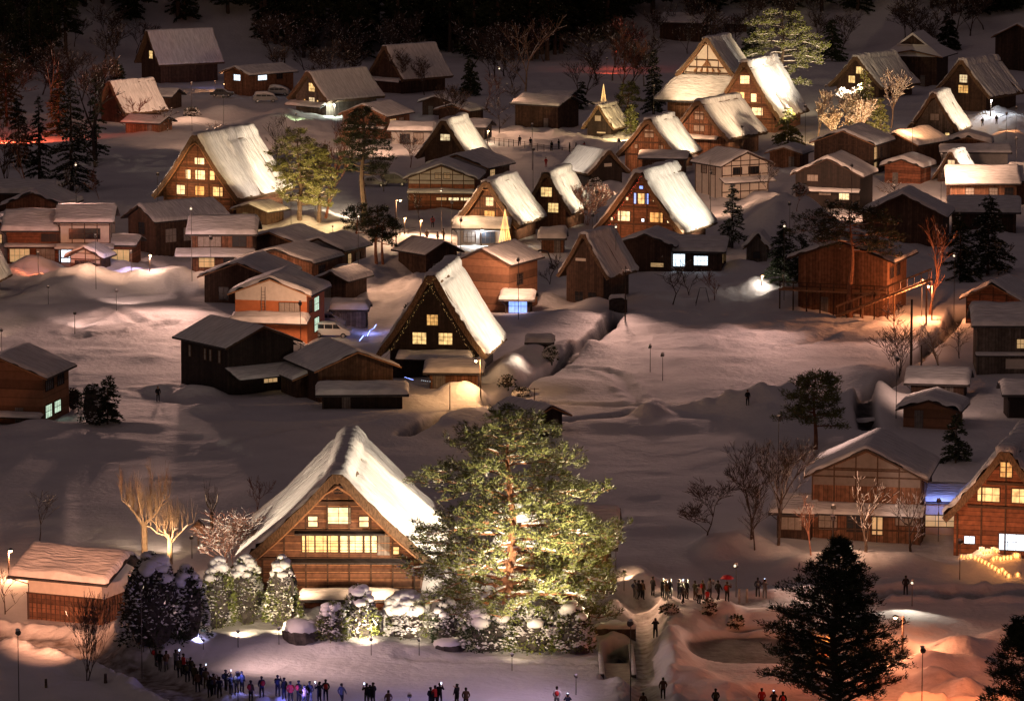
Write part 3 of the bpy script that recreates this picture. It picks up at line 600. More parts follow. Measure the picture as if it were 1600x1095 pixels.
H('orange walled two storey house with cream gable and a ladder on its wall', 424, 537, 8.6, 8, 5.9, 1.9, 'y', 12, 'orange_wall', gable_wall='plaster', snow=.42, wins=[(2.2,3.4,2.4,1.4,'curtain',4,1),(-2,.6,2,1.5,'curtain',3,2)], rw=[(1.5,3.6,1.5,1.3,'dark'),(4.2,3.4,2.2,1.6,'green'),(4.2,1.0,2.2,1.6,'green')], pents=[(-4.6,4.8,0,2.2,3.4,.7,.5)])
H('black two storey house with bare dark roof and four narrow upstairs windows', 408, 612, 8.4, 9.5, 5.3, 2.0, 'y', -36, 'black_wall', snow=.1, roofm='roof_metal', lw=[(1.6,3.3,.45,1.3,'curtain',1),(3.4,3.3,.4,1.2,'curtain',1),(4.5,3.3,.4,1.2,'curtain',1),(7.6,3.3,.45,1.2,'curtain',1)], wins=[(1.2,.9,1.7,1.2,'dim',3,2)], pents=[(-4.6,4.4,0,3.0,3.0,1.0,.15)])
H('dark house with broken roof snow, right of the black house with four narrow windows', 556, 628, 8.4, 9, 3.7, 1.9, 'y', -22, 'wood_dark', snow=.2)
H('long low dark shed with a thick snow roof below the broken snow house', 566, 642, 8.4, 3, 1.9, .7, 'x', -2, 'black_wall', snow=.45, name='shed', cat='shed')
H('small lean shed left of the long low shed, half buried in the snow', 488, 622, 3.6, 5, 2.3, .9, 'y', -22, 'wood_dark', snow=.35, name='shed', cat='shed')
H('pale wooden shed glowing under the street lamp before the dark farmhouse with golden rim', 709, 608, 5.2, 3.4, 2.0, .9, 'x', 3, 'wood_brown', snow=.45, name='shed', cat='shed', wins=[(-1.6,.1,1.4,1.6,'shutter')])
H('brown house cut off by the left edge, bright ground floor windows on its side', 0, 662, 9.4, 8.2, 5.1, 2.1, 'y', 13, 'tan_wall', snow=.22, rw=[(1.6,.6,2,1.3,'green',4),(4.4,.7,2,1.2,'green',4),(2,3.4,2.5,1.1,'dark',4),(5.5,3.4,2,1.1,'dark')], pents=[(-5.6,4.8,0,1.2,1.2,.3,.35)])
H('tall brown house right behind the dark farmhouse with three windows', 757, 487, 6.6, 8, 6.1, 1.8, 'y', 26, 'tan_wall', snow=.25, rw=[(3,3.2,1.6,1.3,'dark')])
H('low annex with blue lit windows beside the tall brown house', 808, 493, 3.0, 3.5, 2.1, .8, 'x', 6, 'wood_dark', wins=[(.1,.3,2.2,1.6,'blue',3,2)])
H('house roof peeking out left of the dark farmhouse, grey snow slope', 690, 432, 5, 6, 3.2, 1.5, 'y', -38, 'wood_dark', snow=.2)
H('low broad house with dark grey snow roof in front of the small black gabled farmhouse', 716, 302, 9.5, 8, 4.2, 1.8, 'y', 26, 'wood_dark', gable_wall='plaster_grey', snow=.35, rw=[(2,2.6,1.6,1,'dim')])
H('broad gabled hall with white gable band and a strip of lit ground floor windows', 690, 324, 9.8, 8, 4.3, 2.1, 'y', 6, 'wood_red', beams=[3.9], gable_wall='plaster_grey', snow=.35, wins=[(-.5,4.2,.9,.8,'dim',2,1),(.8,4.2,.9,.8,'dim',2,1),(1.8,1.0,1.5,.4,'bright',4,1),(3.6,1.0,1.5,.4,'bright',4,1),(0,1.0,1.5,.4,'dim',4,1)], pents=[(-5,5,0,1.4,2.6,.4,.3)])
H('brown gabled house with wide eaves to the right of the green gabled farmhouse', 569, 217, 8.2, 8.5, 4.1, 1.9, 'y', 28, 'wood_brown', snow=.25, rw=[(2.6,2.2,2.2,1.1,'dim',4),(5.6,2.2,1.6,1.1,'curtain')], wins=[(1.6,2,1.4,1.1,'dark')], pents=[(-4.3,4.3,0,.9,2.2,.3,.2)])
H('low garage with lumpy snow roof below the brown gabled house', 642, 228, 6.6, 5, 2.7, .7, 'x', 6, 'plaster_grey', snow=.6, wins=[(-1,.3,1.6,1.6,'dark'),(1.3,.3,1.6,1.8,'curtain')], name='garage', cat='garage')
H('house with two blue white windows behind the parked vehicles, upper left', 370, 150, 7.4, 11, 4.3, 1.3, 'y', 46, 'wood_brown', snow=.35, wins=[(.2,2.9,1.9,1.1,'white',4,2)], rw=[(3.2,3.0,2.2,1.1,'white',4),(7.5,3.0,1.5,1,'dark')])
H('small hut with domed snow roof right of the garage, near the bare trees', 682, 182, 5.6, 5, 2.6, 1.1, 'y', 24, 'wood_dark', snow=.35)
H('low hut with a snow ridge roll, above the small black gabled farmhouse', 709, 192, 6.2, 5, 2.3, .9, 'y', 30, 'wood_dark', snow=.35)
H('dim wooden shed at the end of the garage row beside the lone path lamp', 735, 218, 5, 4, 2.2, .9, 'x', 18, 'wood_grey', snow=.4, name='shed', cat='shed')
H('dark barn with stepped snow roofs on the slope in the upper middle', 838, 200, 8.8, 7, 4.2, 1.4, 'x', 32, 'wood_dark', snow=.3, name='barn', cat='barn')
H('small shed roof in front of the upper middle trees, plain snow cover', 866, 172, 5.2, 4, 2.5, .8, 'x', 24, 'wood_brown', snow=.35, name='shed', cat='shed')
H('dark unlit barn high on the slope above the temple hall', 1062, 66, 9, 8, 4.2, 1.6, 'x', 20, 'wood_dark', snow=.3, name='barn', cat='barn')
H('snowed in hut high on the slope right of the unlit barn', 1150, 54, 4.6, 4, 2.3, .9, 'x', 0, 'wood_dark', snow=.5, name='hut', cat='hut')
H('gabled barn in the dark at the upper right corner of the photo', 1590, 112, 10, 8, 6.8, 2.9, 'y', 30, 'wood_dark', snow=.3, name='barn', cat='barn')
H('white half timbered house with black beams, behind the red fronted farmhouse', 1164, 308, 8.2, 7.4, 5.0, 2.0, 'y', -30, 'plaster', snow=.25, beams=[2.6,3.4,4.8,.9], wins=[(-1.4,3.5,1.5,1.0,'dark',3,1),(1.5,3.5,1.8,1.0,'dark',3,1)], lw=[(2.5,3.4,1.4,1.3,'curtain'),(5,3.4,1.4,1.3,'curtain')], pents=[(-4.6,4.6,0,1.6,3.1,.7,.2)])
H('low roofed hut between the lit conifer and the half timbered house', 1226, 262, 5, 5, 2.4, 1.0, 'y', 20, 'wood_brown', snow=.35, name='hut', cat='hut')
H('dark shed roof in front of the farmhouse with one square pale window', 1036, 272, 6.6, 3, 2.6, 1, 'x', 10, 'wood_dark', snow=.25, name='shed', cat='shed')
H('large dark house with broad snow roof and lit side panels, centre of the right roofs', 1318, 274, 9.6, 9, 5.1, 2.1, 'y', 22, 'wood_dark', snow=.45, rw=[(1.2,2.6,1.6,1.9,'dim',3),(1.2,.4,1.6,1.7,'dim',3),(4,2.6,1.6,1.6,'dark')], beams=[4.8])
H('black house with a steep heap of snow on its roof and one bright lower window', 1293, 322, 9.8, 8, 4.6, 2.6, 'y', 18, 'black_wall', snow=.4, wins=[(2.5,1.0,1.5,1.0,'bright',3,2),(-2.3,3.6,1.6,.9,'curtain',3,1),(-.4,1.6,1.8,.8,'curtain',3,1)], pents=[(-5,5,0,1.2,2.6,.4,.3)])
H('dark gabled house with thick snow lip, below the dim farmhouse on the right', 1403, 262, 6.6, 9, 3.9, 1.7, 'y', 34, 'wood_dark', snow=.6)
H('reddish hut with a wavy snow roof next to the lit side panels', 1410, 288, 5.8, 5, 2.9, 1.2, 'y', 24, 'wood_red', snow=.55, name='hut', cat='hut')
H('low hut with a very thick yellowish snow cap, left of the orange lit snow', 1512, 240, 6.6, 4, 1.9, 1.0, 'y', 10, 'wood_brown', snow=.75, name='hut', cat='hut')
H('long low hall with a pale wall band under a flat snow roof on the right', 1524, 263, 10.2, 5, 2.7, .8, 'x', 4, 'plaster_grey', snow=.35)
H('long row house with plain wide snow roof below the pale banded hall', 1536, 320, 9.8, 8, 3.3, 2.0, 'x', 2, 'wood_brown', snow=.4, wins=[(-2,1.3,1.2,1.2,'curtain'),(1.5,1.3,1.2,1.2,'curtain'),(3.8,1.3,1.2,1.2,'dark')])
H('house at the right edge beside the long row house, snow roof cut off', 1618, 318, 6.4, 8, 3.5, 2.0, 'x', 2, 'wood_brown', snow=.4)
H('low house with wide snow roof behind the dark conifer at the right', 1537, 362, 9, 7, 2.9, 1.6, 'x', 6, 'wood_dark', snow=.4)
H('broad dark gabled hall with pale left roof slope behind the tall thin pine', 1410, 384, 11, 8, 4.2, 3.0, 'y', 12, 'wood_dark', snow=.35)
H('timber shed with lattice wall lit orange by the street lamp, right side', 1551, 506, 6.6, 6, 3.0, 2.0, 'y', 24, 'wood_red', snow=.4, beams=[.6,1.2,1.8,2.4], name='shed', cat='shed')
H('two storey weathered house at the right edge with plain snow roof', 1574, 582, 6.8, 6, 5.4, 1.8, 'x', 2, 'wood_grey', snow=.4, wins=[(1.6,2.7,1.2,1,'dim'),(1.4,.4,3.2,1.1,'plaster')], pents=[(-3.6,4,0,1,2.3,.3,.1)])
H('low dark barn by the canal with smooth snow roof, under the gnarled tree', 1464, 628, 5.6, 5, 2.1, 1.1, 'x', 10, 'wood_dark', snow=.4, name='barn', cat='barn')
H('open sided shelter with a thick snow roof beside the canal bend', 1452, 668, 5.4, 5, 2.0, 1.1, 'y', 14, 'tan_wall', snow=.5, name='shelter', cat='shelter')
H('dark hut at the right edge beside the rippled lit snow', 1600, 652, 3.4, 4, 2.6, .9, 'x', 0, 'black_wall', snow=.45, name='hut', cat='hut')
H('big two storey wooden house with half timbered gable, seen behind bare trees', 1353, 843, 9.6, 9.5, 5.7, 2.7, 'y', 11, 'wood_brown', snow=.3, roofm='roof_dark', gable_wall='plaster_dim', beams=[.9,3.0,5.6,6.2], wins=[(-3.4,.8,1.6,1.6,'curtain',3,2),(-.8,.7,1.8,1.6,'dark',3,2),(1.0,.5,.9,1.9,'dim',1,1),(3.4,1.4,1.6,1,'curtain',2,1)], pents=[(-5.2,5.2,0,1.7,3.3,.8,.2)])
H('low annex on the left side of the big half timbered gable house', 1240, 843, 3.0, 5, 2.6, 1.0, 'x', 11, 'wood_dark', snow=.35, wins=[(-.2,.9,1.8,1.1,'curtain',3,1)])
H('small yellow walled house in the blue lit gap left of the right edge farmhouse', 1470, 832, 4.2, 4, 3.0, 1, 'x', 6, 'plaster', snow=.4, wins=[(0,.5,3,1,'dim')])
H('white walled storehouse with board cladding below and a heavy snow roof, bottom left', 102, 976, 6.8, 5.4, 4.0, 1.7, 'x', 24, 'plaster', snow=.5, over=1.2, name='storehouse', cat='storehouse')
H('tiny roofed notice shelter on the field edge, right of the dark farmhouse with three windows', 843, 554, 2.6, 2, 1.5, .6, 'x', 3, 'wood_dark', snow=.4, over=.4, name='shelter', cat='shelter')
H('dark shed just behind the top of the giant pine', 856, 684, 3.6, 6, 2.3, 1.1, 'y', -36, 'black_wall', snow=.25, name='shed', cat='shed')
H('grey shed under a thick pillow of snow beside the white minivan', 546, 513, 3.8, 3.4, 2.4, .5, 'x', 3, 'wood_grey', snow=.7, over=.5, name='shed', cat='shed')
H('small wooden shrine with tall snow roof in front of the narrow farmhouse', 863, 394, 3.0, 3, 2.0, 1.0, 'x', 4, 'wood_brown', snow=.6, over=.5, name='shrine', cat='shrine')
H('low shop with a bright white lamp under its eave, left of the cone tree', 752, 384, 6.6, 4, 2.5, 1.0, 'x', 6, 'plaster_grey', snow=.45, wins=[(-1.6,.4,1.6,1.5,'curtain'),(.9,.3,2,1.6,'dark')])
H('wide annex with blue and white lit windows below the red fronted farmhouse', 1076, 424, 8.6, 5, 2.8, 1.5, 'x', 10, 'wood_dark', snow=.35, wins=[(-1.4,.6,1.8,1.6,'white',3,2),(1.6,.8,1.8,1.2,'white',4,2)], rw=[(1,1,1,1.2,'dim'),(3.2,1,.8,1.2,'dim')])
H('dark lean hall with a faint lit slot, left of the blue and white lit annex', 1008, 424, 7, 7, 3.5, 1.5, 'y', 14, 'wood_dark', snow=.3, wins=[(1.6,.6,1.7,.5,'dim',1,3)])
H('shack with patchy snow on its roof left of the village, under dead trees', 222, 211, 6.6, 4.6, 2.2, 1.0, 'x', 26, 'wood_brown', snow=.2, name='shack', cat='shack')
H('low shack below the highest left farmhouse', 243, 168, 6.0, 5, 2.2, 1.2, 'x', 20, 'wood_dark', snow=.25, name='shack', cat='shack')
H('long low building with lumpy snow ridge at the left edge behind the street houses', 28, 332, 9.6, 6, 3.0, 1.0, 'x', 4, 'wood_dark', snow=.7)
H('small grey roofed shed between the broad lit farmhouse and the two storey wooden house', 393, 352, 5.4, 4, 2.2, 1.0, 'y', 34, 'wood_dark', snow=.35, name='shed', cat='shed')
H('long side wing of the foreground farmhouse behind the giant pine, gold lit wall', 868, 912, 8.6, 7, 3.4, 2.6, 'x', 4, 'wood_brown', snow=.4, over=1.0, beams=[1.2,2.8])
H('low gate roof with flat snow before the foreground farmhouse', 548, 951, 7.6, 1.6, .9, .4, 'x', 0, 'wood_red', snow=.4, over=.4, name='gate_roof', cat='gate')
H('small snow covered shed beyond the path figures, left of the little thatched hut', 905, 282, 3.2, 3, 1.6, .7, 'x', 12, 'wood_dark', snow=.6, over=.3, name='shed', cat='shed') if 0 else None
# far temple with hip and gable roof
r = H('far dark temple with a small triangular gable set in its snowy hip roof, top right', 1424, 132, 10, 9, 5.6, 1.2, 'y', 20, 'wood_dark', snow=.0, over=1.6, name='temple', cat='temple')
m = MB(); m.add([(-6.6,-1.6,5.5),(6.6,-1.6,5.5),(6.6,10.6,5.5),(-6.6,10.6,5.5),(-3,1,7.6),(3,1,7.6),(3,8,7.6),(-3,8,7.6)], [(0,1,5,4),(1,2,6,5),(2,3,7,6),(3,0,4,7)]); m.prism([(-3.3,7.5),(3.3,7.5),(0,10)], .4, 8.4, 0); m.build('hip_roof', 'snow', r)
m = MB(); m.prism([(-2.5,7.7),(2.5,7.7),(0,9.5)], .3, .39, 0); m.build('gable_panel', 'wood_dark', r)
# ------------------------------------------------------------------ trees
def unit(v): return v / np.maximum(np.linalg.norm(v, axis=-1, keepdims=True), 1e-9)
def leafq(c, d, L, Wd, rg):
    n = len(c); r = rg.normal(size=(n, 3)); sd = unit(np.cross(d, r)); L = np.broadcast_to(L, (n,))[:, None]; Wd = np.broadcast_to(Wd, (n,))[:, None]
    return np.stack([c - sd * Wd * .5, c + d * L * .5 - sd * Wd * .5 + d * 0, c + d * L, c + d * L * .45 + sd * Wd * .5], 1)
def octa(m, cs, rs, mi, sq=.55):
    for c, r in zip(cs, rs):
        x, y, z = c; h = r * sq
        m.add([(x + r, y, z), (x, y + r, z), (x - r, y, z), (x, y - r, z), (x, y, z + h), (x, y, z - h * .4)], [(0,1,4),(1,2,4),(2,3,4),(3,0,4),(1,0,5),(2,1,5),(3,2,5),(0,3,5)], mi)
def pine(label, px, by, ty, prof, seed, leaf='pine_green', bark='bark_red', lean=0., limbs=30, dens=1., base_h=.22, snow=.3, trunks=1, name='pine_tree', droop=.0, clump=1., nbl=18, p=None, group=None):
    """prof: list of (height fraction, crown radius in photo pixels)"""
    p = p or P(px, by); s = scale(p); Hh = hgt(p, ty); rg = np.random.RandomState(seed); rr = random.Random(seed)
    r = root(name, label, 'pine tree', p, group=group); tm = MB(); cm = MB(); hp = [a for a, b in prof]; rp = [b / s for a, b in prof]
    bl = max(.42 * clump, 3.2 / s); bw_ = max(.07 * clump, 1.0 / s); cl = []; sn = []
    def trunk(h, ph): return Vector((lean * h + .22 * math.sin(h * .55 + ph) * min(1, h / 4), .2 * math.cos(h * .45 + ph), h))
    for tk in range(trunks):
        ph = rr.uniform(0, 6); off = Vector((rr.uniform(-1.2, 1.2), rr.uniform(-1, 1), 0)) if tk else Vector((0, 0, 0)); Ht = Hh * (1 if tk == 0 else rr.uniform(.75, .92)); n = 12
        rad = lambda h: max(.05, (.028 * Ht + .04) * (1 - h / Ht) ** .8)
        for i in range(n): a, b = Ht * i / n, Ht * (i + 1) / n; tm.tube(off + trunk(a - (.6 if i == 0 else 0), ph), off + trunk(b, ph), rad(a), rad(b), 7, caps=False)
        for i in range(limbs):
            f = base_h + (1 - base_h) * ((i + .5) / limbs) ** .85; h = f * Ht; az = i * 2.4 + rr.uniform(-.5, .5); R_ = np.interp(f * Ht / Hh, hp, rp) * rr.uniform(.72, 1.08)
            d = Vector((math.cos(az), math.sin(az), 0)); q = off + trunk(h, ph); N = 6; lr = rad(h) * .42 + .02; rise = rr.uniform(.05, .3) - droop; prev = q
            for j in range(1, N + 1):
                t = j / N; cur = q + d * (R_ * t) + Vector((rr.uniform(-.12, .12), rr.uniform(-.12, .12), R_ * (rise * t - .18 * t * t) + rr.uniform(-.1, .1)))
                tm.tube(prev, cur, lr * (1 - (t - 1 / N) * .85), lr * (1 - t * .85), 5, caps=False)
                if rr.random() < snow * 1.3 and lr > .03: tm.tube(prev + Vector((0, 0, lr * .9)), cur + Vector((0, 0, lr * (1.0 - t * .7))), lr * .8, lr * .6 * (1 - t * .6), 4, 1, caps=False)
                if t > .25:
                    for sd in (-1, 1):
                        a2 = az + sd * rr.uniform(.5, 1.1); l2 = R_ * .42 * (1.15 - t * .6) * rr.uniform(.6, 1.1); d2 = Vector((math.cos(a2), math.sin(a2), rr.uniform(-.25, .5)))
                        e = cur + d2 * l2; tm.tube(cur, e, lr * .25 + .01, .012, 3, caps=False); k = max(1, int(l2 / (.5 * clump) * dens))
                        for w_ in range(k): cl.append(cur + d2 * l2 * (w_ + 1) / k + Vector((rr.uniform(-.2, .2), rr.uniform(-.25, .25), rr.uniform(-.15, .3))))
                prev = cur
            cl.append(prev)
    cl = np.array([tuple(c) for c in cl]); nb = nbl
    c = np.repeat(cl, nb, 0); d = rg.normal(size=c.shape); d[:, 2] = np.abs(d[:, 2]) * .8 + .15; out = c.copy(); out[:, 2] = 0; d[:, :2] += unit(out)[:, :2] * .6; d = unit(d)
    cm.quads(leafq(c + rg.normal(size=c.shape) * .13 * clump, d, bl * rg.uniform(.6, 1.2, len(c)), bw_, rg), 0)
    ks = rg.rand(len(cl)) < snow; sc_ = cl[ks] + np.array([0, 0, .16 * clump]); octa(cm, sc_, rg.uniform(.1, .26, len(sc_)) * clump * max(1, 14 / s * .6), 1, .5)
    sc2 = cl[rg.rand(len(cl)) < snow] + rg.normal(size=(1, 3)) * 0; c3 = np.repeat(sc2, 3, 0) + rg.normal(size=(len(sc2) * 3, 3)) * .22 * clump
    octa(cm, c3, rg.uniform(.04, .11, len(c3)) * (1.7 if snow > .7 else 1) * clump * max(1, 8 / s), 1, .5)
    tm.build('trunk', [bark, 'snow'], r); cm.build('crown', [leaf, 'snow'], r); return r
def conifer_mesh(Hh, Rb, seed, levels=20, per=9, snow=.3, base=.08, s=10., shape=.85, droop=.3, dens=1.):
    rg = np.random.RandomState(seed); rr = random.Random(seed); tm = MB(); cm = MB(); bl = max(.34, 2.6 / s); bw_ = max(.09, 1.1 / s)
    tm.tube((0, 0, -.6), (0, 0, Hh * .55), .022 * Hh, .013 * Hh, 7, caps=False); tm.tube((0, 0, Hh * .55), (0, 0, Hh), .013 * Hh, .02, 6, caps=False)
    C_ = []; D_ = []; SN = []
    for i in range(levels):
        f = base + (1 - base) * (i / levels) ** .92; z = f * Hh; R0 = Rb * ((1 - f) / (1 - base)) ** shape + .12
        for j in range(max(4, int(per * (1 - f * .5)))):
            az = rr.uniform(0, 6.28); R_ = R0 * rr.uniform(.6, 1.12); dz = -droop * rr.uniform(.5, 1.3); d = np.array([math.cos(az), math.sin(az), 0]); k = max(2, int(R_ / (bl * .42) * dens)); zz = z + rr.uniform(-.3, .3) * Hh / levels
            tm.tube((0, 0, zz), tuple(d * R_ * .8 + np.array([0, 0, zz + R_ * .8 * dz * .6])), .03, .01, 3, caps=False)
            for t in np.linspace(.15, 1, k):
                q = d * R_ * t + np.array([0, 0, zz + R_ * dz * t * t + .08])
                for sd in (-1, 1, 0):
                    a = az + sd * rr.uniform(.5, 1.1); C_.append(q + rg.normal(size=3) * .05); D_.append([math.cos(a), math.sin(a), rr.uniform(-.35, .3)])
                    C_.append(q + rg.normal(size=3) * .1); D_.append([math.cos(a + .4), math.sin(a + .4), rr.uniform(-.5, .5)])
                if rr.random() < snow: SN.append((q[0], q[1], q[2] + .07))
    C_ = np.array(C_); D_ = unit(np.array(D_)); cm.quads(leafq(C_, D_, bl * rg.uniform(.7, 1.3, len(C_)), bw_ * 1.5, rg), 0)
    octa(cm, SN, rg.uniform(.08, .22, len(SN)) * max(1, 9 / s), 1, .5); return tm, cm
def conifer(label, px, by, ty, wpx, seed, snow=.3, leaf='dark_green', bark='bark', p=None, name='conifer_tree', group=None, **k):
    p = p or P(px, by); s = scale(p); Hh = hgt(p, ty); r = root(name, label, 'conifer', p, group=group)
    tm, cm = conifer_mesh(Hh, wpx / 2 / s, seed, snow=snow, s=s, **k); tm.build('trunk', bark, r); cm.build('crown', [leaf, 'snow'], r); return r
def bare(label, px, by, ty, wpx, seed, bark='bark', snow=.15, depth=5, upright=.25, name='bare_tree', stems=1, p=None, group=None, thick=1., twigs=3, cat='bare tree', splay=.55):
    p = p or P(px, by); s = scale(p); Hh = hgt(p, ty); Rw = wpx / 2 / s; rr = random.Random(seed); r = root(name, label, cat, p, group=group); tm = MB(); bm_ = MB(); mn = max(.014, .3 / s)
    segs = []
    def grow(q, d, L, rad, k):
        n = 3; pr = q
        for i in range(n):
            d = (d + Vector((rr.gauss(0, .13), rr.gauss(0, .13), rr.gauss(0, .08) + upright * .12))).normalized(); cur = pr + d * L / n
            segs.append((pr, cur, rad * (1 - i * .2), rad * (.8 - i * .2), k)); pr = cur
            if k < depth and i < n - 1 and rr.random() < .75: b = (d + Vector((rr.gauss(0, splay), rr.gauss(0, splay), rr.uniform(-.1, .5)))).normalized(); grow(pr, b, L * rr.uniform(.5, .75), rad * .5, k + 1)
        if k < depth:
            for _ in range(twigs if k > 1 else 3):
                b = (d + Vector((rr.gauss(0, splay), rr.gauss(0, splay), rr.uniform(-.05, .45)))).normalized(); grow(pr, b, L * rr.uniform(.55, .8), rad * .55, k + 1)
    for st in range(stems):
        a = rr.uniform(0, 6.28); d = Vector((.35 * math.cos(a), .35 * math.sin(a), 1)) if stems > 1 else Vector((rr.uniform(-.1, .1), 0, 1)); grow(Vector((0, 0, -.4)), d.normalized(), Hh * .38, .016 * Hh * thick / math.sqrt(stems), 1)
    zs = max(b.z for _, b, *_ in segs); xs = sorted(abs(b.x) for _, b, *_ in segs)[int(len(segs) * .985)] or 1
    kz, kx = Hh / zs, Rw / xs; T = lambda v: Vector((v.x * kx, v.y * kx, v.z * kz))
    for a, b, r0, r1, k in segs:
        m_ = tm if k <= 2 else bm_; m_.tube(T(a), T(b), max(mn, r0), max(mn * .8, r1), 6 if k <= 2 else 3, caps=False)
        if rr.random() < snow: m_.tube(T(a) + Vector((0, 0, r0 * .9 + .012)), T(b) + Vector((0, 0, r1 * .9 + .012)), max(mn * 1.3, r0 * .8), max(mn, r1 * .7), 4, 1, caps=False)
    tm.build('trunk', [bark, 'snow'], r); bm_.build('branches', [bark if bark != 'bark_pale' else 'bark_pale', 'snow'], r); return r
def pollard(label, px, by, ty, wpx, seed, bark='bark_pale', n=7, shoots=10, stub=.5, group=None, snow=.3):
    p = P(px, by); s = scale(p); Hh = hgt(p, ty); Rw = wpx / 2 / s; rr = random.Random(seed); r = root('pollard_tree', label, 'bare tree', p, group=group); tm = MB(); bm_ = MB()
    h0 = Hh * .32; tm.tube((0, 0, -.5), (0, 0, h0), .05 * Hh * .6, .03 * Hh, 8, caps=False)
    for i in range(n):
        a = 6.28 * i / n + rr.uniform(-.3, .3); pr = Vector((0, 0, h0 * rr.uniform(.7, 1))); R_ = Rw * rr.uniform(.5, .95); N = 4
        for j in range(1, N + 1):
            t = j / N; cur = Vector((math.cos(a) * R_ * t, math.sin(a) * R_ * t, h0 + (Hh * stub - h0) * t ** 1.3 * rr.uniform(.8, 1.15))) + Vector((rr.uniform(-.12, .12), 0, rr.uniform(-.1, .1)))
            tm.tube(pr, cur, .1 * (1 - t * .5), .1 * (.9 - t * .5), 5, caps=False)
            if rr.random() < snow: tm.tube(pr + Vector((0, 0, .07)), cur + Vector((0, 0, .06)), .07, .06, 4, 1, caps=False)
            for k in range(shoots // 2):
                e = cur + Vector((rr.gauss(0, .25), rr.gauss(0, .25), Hh * (1 - stub) * rr.uniform(.35, 1.0) * (1 - .25 * t))); bm_.tube(cur, e, .017, .007, 3, caps=False)
                bm_.tube(cur.lerp(e, .4), cur.lerp(e, .7) + Vector((rr.gauss(0, .25), rr.gauss(0, .2), .15)), .014, .008, 3, caps=False)
            pr = cur
    tm.build('trunk', [bark, 'snow'], r); bm_.build('branches', [bark, 'snow'], r); return r
def shrub(label, px, by, ty, wpx, seed, leaf='leaf_green', snow=.5, cap=.6, stems=False, group=None, name='snowy_shrub', dy=.8, cone=.0, cat='shrub', n=1500):
    p = P(px, by); s = scale(p); Hh = hgt(p, ty); a = wpx / 2 / s; rg = np.random.RandomState(seed); rr = random.Random(seed); r = root(name, label, cat, p, group=group); m = MB(); sm = MB()
    th = rg.rand(n) * 6.283; cz = rg.uniform(-.25, 1, n); rad = np.sqrt(np.clip(1 - np.clip(cz, 0, 1) ** 2, 0, 1)) * (1 - cone * np.clip(cz, 0, 1)) * (.82 + .26 * rg.rand(n)); rad *= 1 + .3 * vn(th * 3, cz * 4, 1.1, seed)
    c = np.stack([rad * np.cos(th) * a, rad * np.sin(th) * a * dy, Hh * (.06 + .88 * np.clip((cz + .25) / 1.25, 0, 1))], -1); c[:, :2] *= .9
    d = unit(np.stack([np.cos(th), np.sin(th), cz + .3], -1) + rg.normal(size=(n, 3)) * .5); m.quads(leafq(c, d, max(.3, 3 / s) * rg.uniform(.6, 1.3, n), max(.16, 1.6 / s), rg), np.where((rg.rand(n) < .5 * min(1, snow)) & (cz > -.1) & (vn(th * 4, cz * 5, 1.1, seed + 2) > -.12), 1, 0).tolist())
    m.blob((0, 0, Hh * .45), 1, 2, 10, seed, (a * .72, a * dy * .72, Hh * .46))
    for i in range(6): m.tube((rr.uniform(-.3, .3) * a, rr.uniform(-.3, .3) * a, -.4), (rr.uniform(-.6, .6) * a, rr.uniform(-.6, .6) * a, Hh * .6), .04, .02, 4)
    k = int(11 + 26 * snow); cs_, rs_ = [], []
    for i in range(k):
        t = rr.uniform(0, 6.28); z = rr.uniform(-.05, 1) ** .8 if rr.random() < .8 else rr.uniform(0, .5)
        z = abs(z) if not isinstance(z, complex) else .5
        for q_ in range(rr.randint(10, 34)):
            t2 = t + rr.gauss(0, .22); z2 = min(1, max(-.1, z + rr.gauss(0, .07))); R_ = math.sqrt(max(0, 1 - max(z2, 0) ** 2)) * (1 - cone * max(z2, 0)) + rr.gauss(0, .03)
            cs_.append((R_ * math.cos(t2) * a, R_ * math.sin(t2) * a * dy, Hh * (.08 + .88 * (z2 + .1) / 1.1))); rs_.append(rr.uniform(.03, .15) * rr.uniform(.7, 1.4) * min(1.3, a * .3 + .5))
    octa(m, cs_, rs_, 1, .6)
    for i in range(int(20 * cap)):
        t = rr.uniform(0, 6.28); z = rr.uniform(.72, 1); R_ = math.sqrt(1 - z * z) * (1 - cone); q = (R_ * math.cos(t) * a * .9, R_ * math.sin(t) * a * dy * .9, Hh * (z - .05)); sm.blob(q, rr.uniform(.3, .6) * min(1.3, a * .55), 0, 10, i, (1.15, 1.05, .75))
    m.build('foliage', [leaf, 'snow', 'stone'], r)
    if cap: sm.build('snow_cap', 'snow', r, True)
    return r

# the giant pine and its neighbours
pine('giant spreading pine with red bark towering over the hedge, lit gold and green', 797, 1004, 640,
     [(0,108),(.15,138),(.3,152),(.45,156),(.6,142),(.75,120),(.85,92),(.93,62),(1,16)], 11, limbs=68, dens=1.2, base_h=.1, snow=.75, trunks=1, clump=1.0, nbl=24)
pine('shorter pine growing at the right foot of the giant pine', 893, 1002, 800, [(0,50),(.4,70),(.7,66),(.9,40),(1,12)], 12, limbs=34, dens=1.3, base_h=.2, snow=.16, clump=1.05, nbl=22)
pine('slim pine at the left foot of the giant pine, overlapping the roof corner', 712, 985, 868, [(0,25),(.4,48),(.8,40),(1,10)], 13, limbs=20, dens=1.2, base_h=.3, snow=.14, clump=1, nbl=20)
pine('big black conifer in the lower right foreground, silhouetted on the orange snow', 1304, 1150, 850, [(0,60),(.2,104),(.4,98),(.55,84),(.72,60),(.85,36),(.94,16),(1,5)], 14, leaf='dark_green', bark='bark', limbs=110, dens=1.25, base_h=.14, snow=.05, clump=.9, nbl=20, droop=-.3)
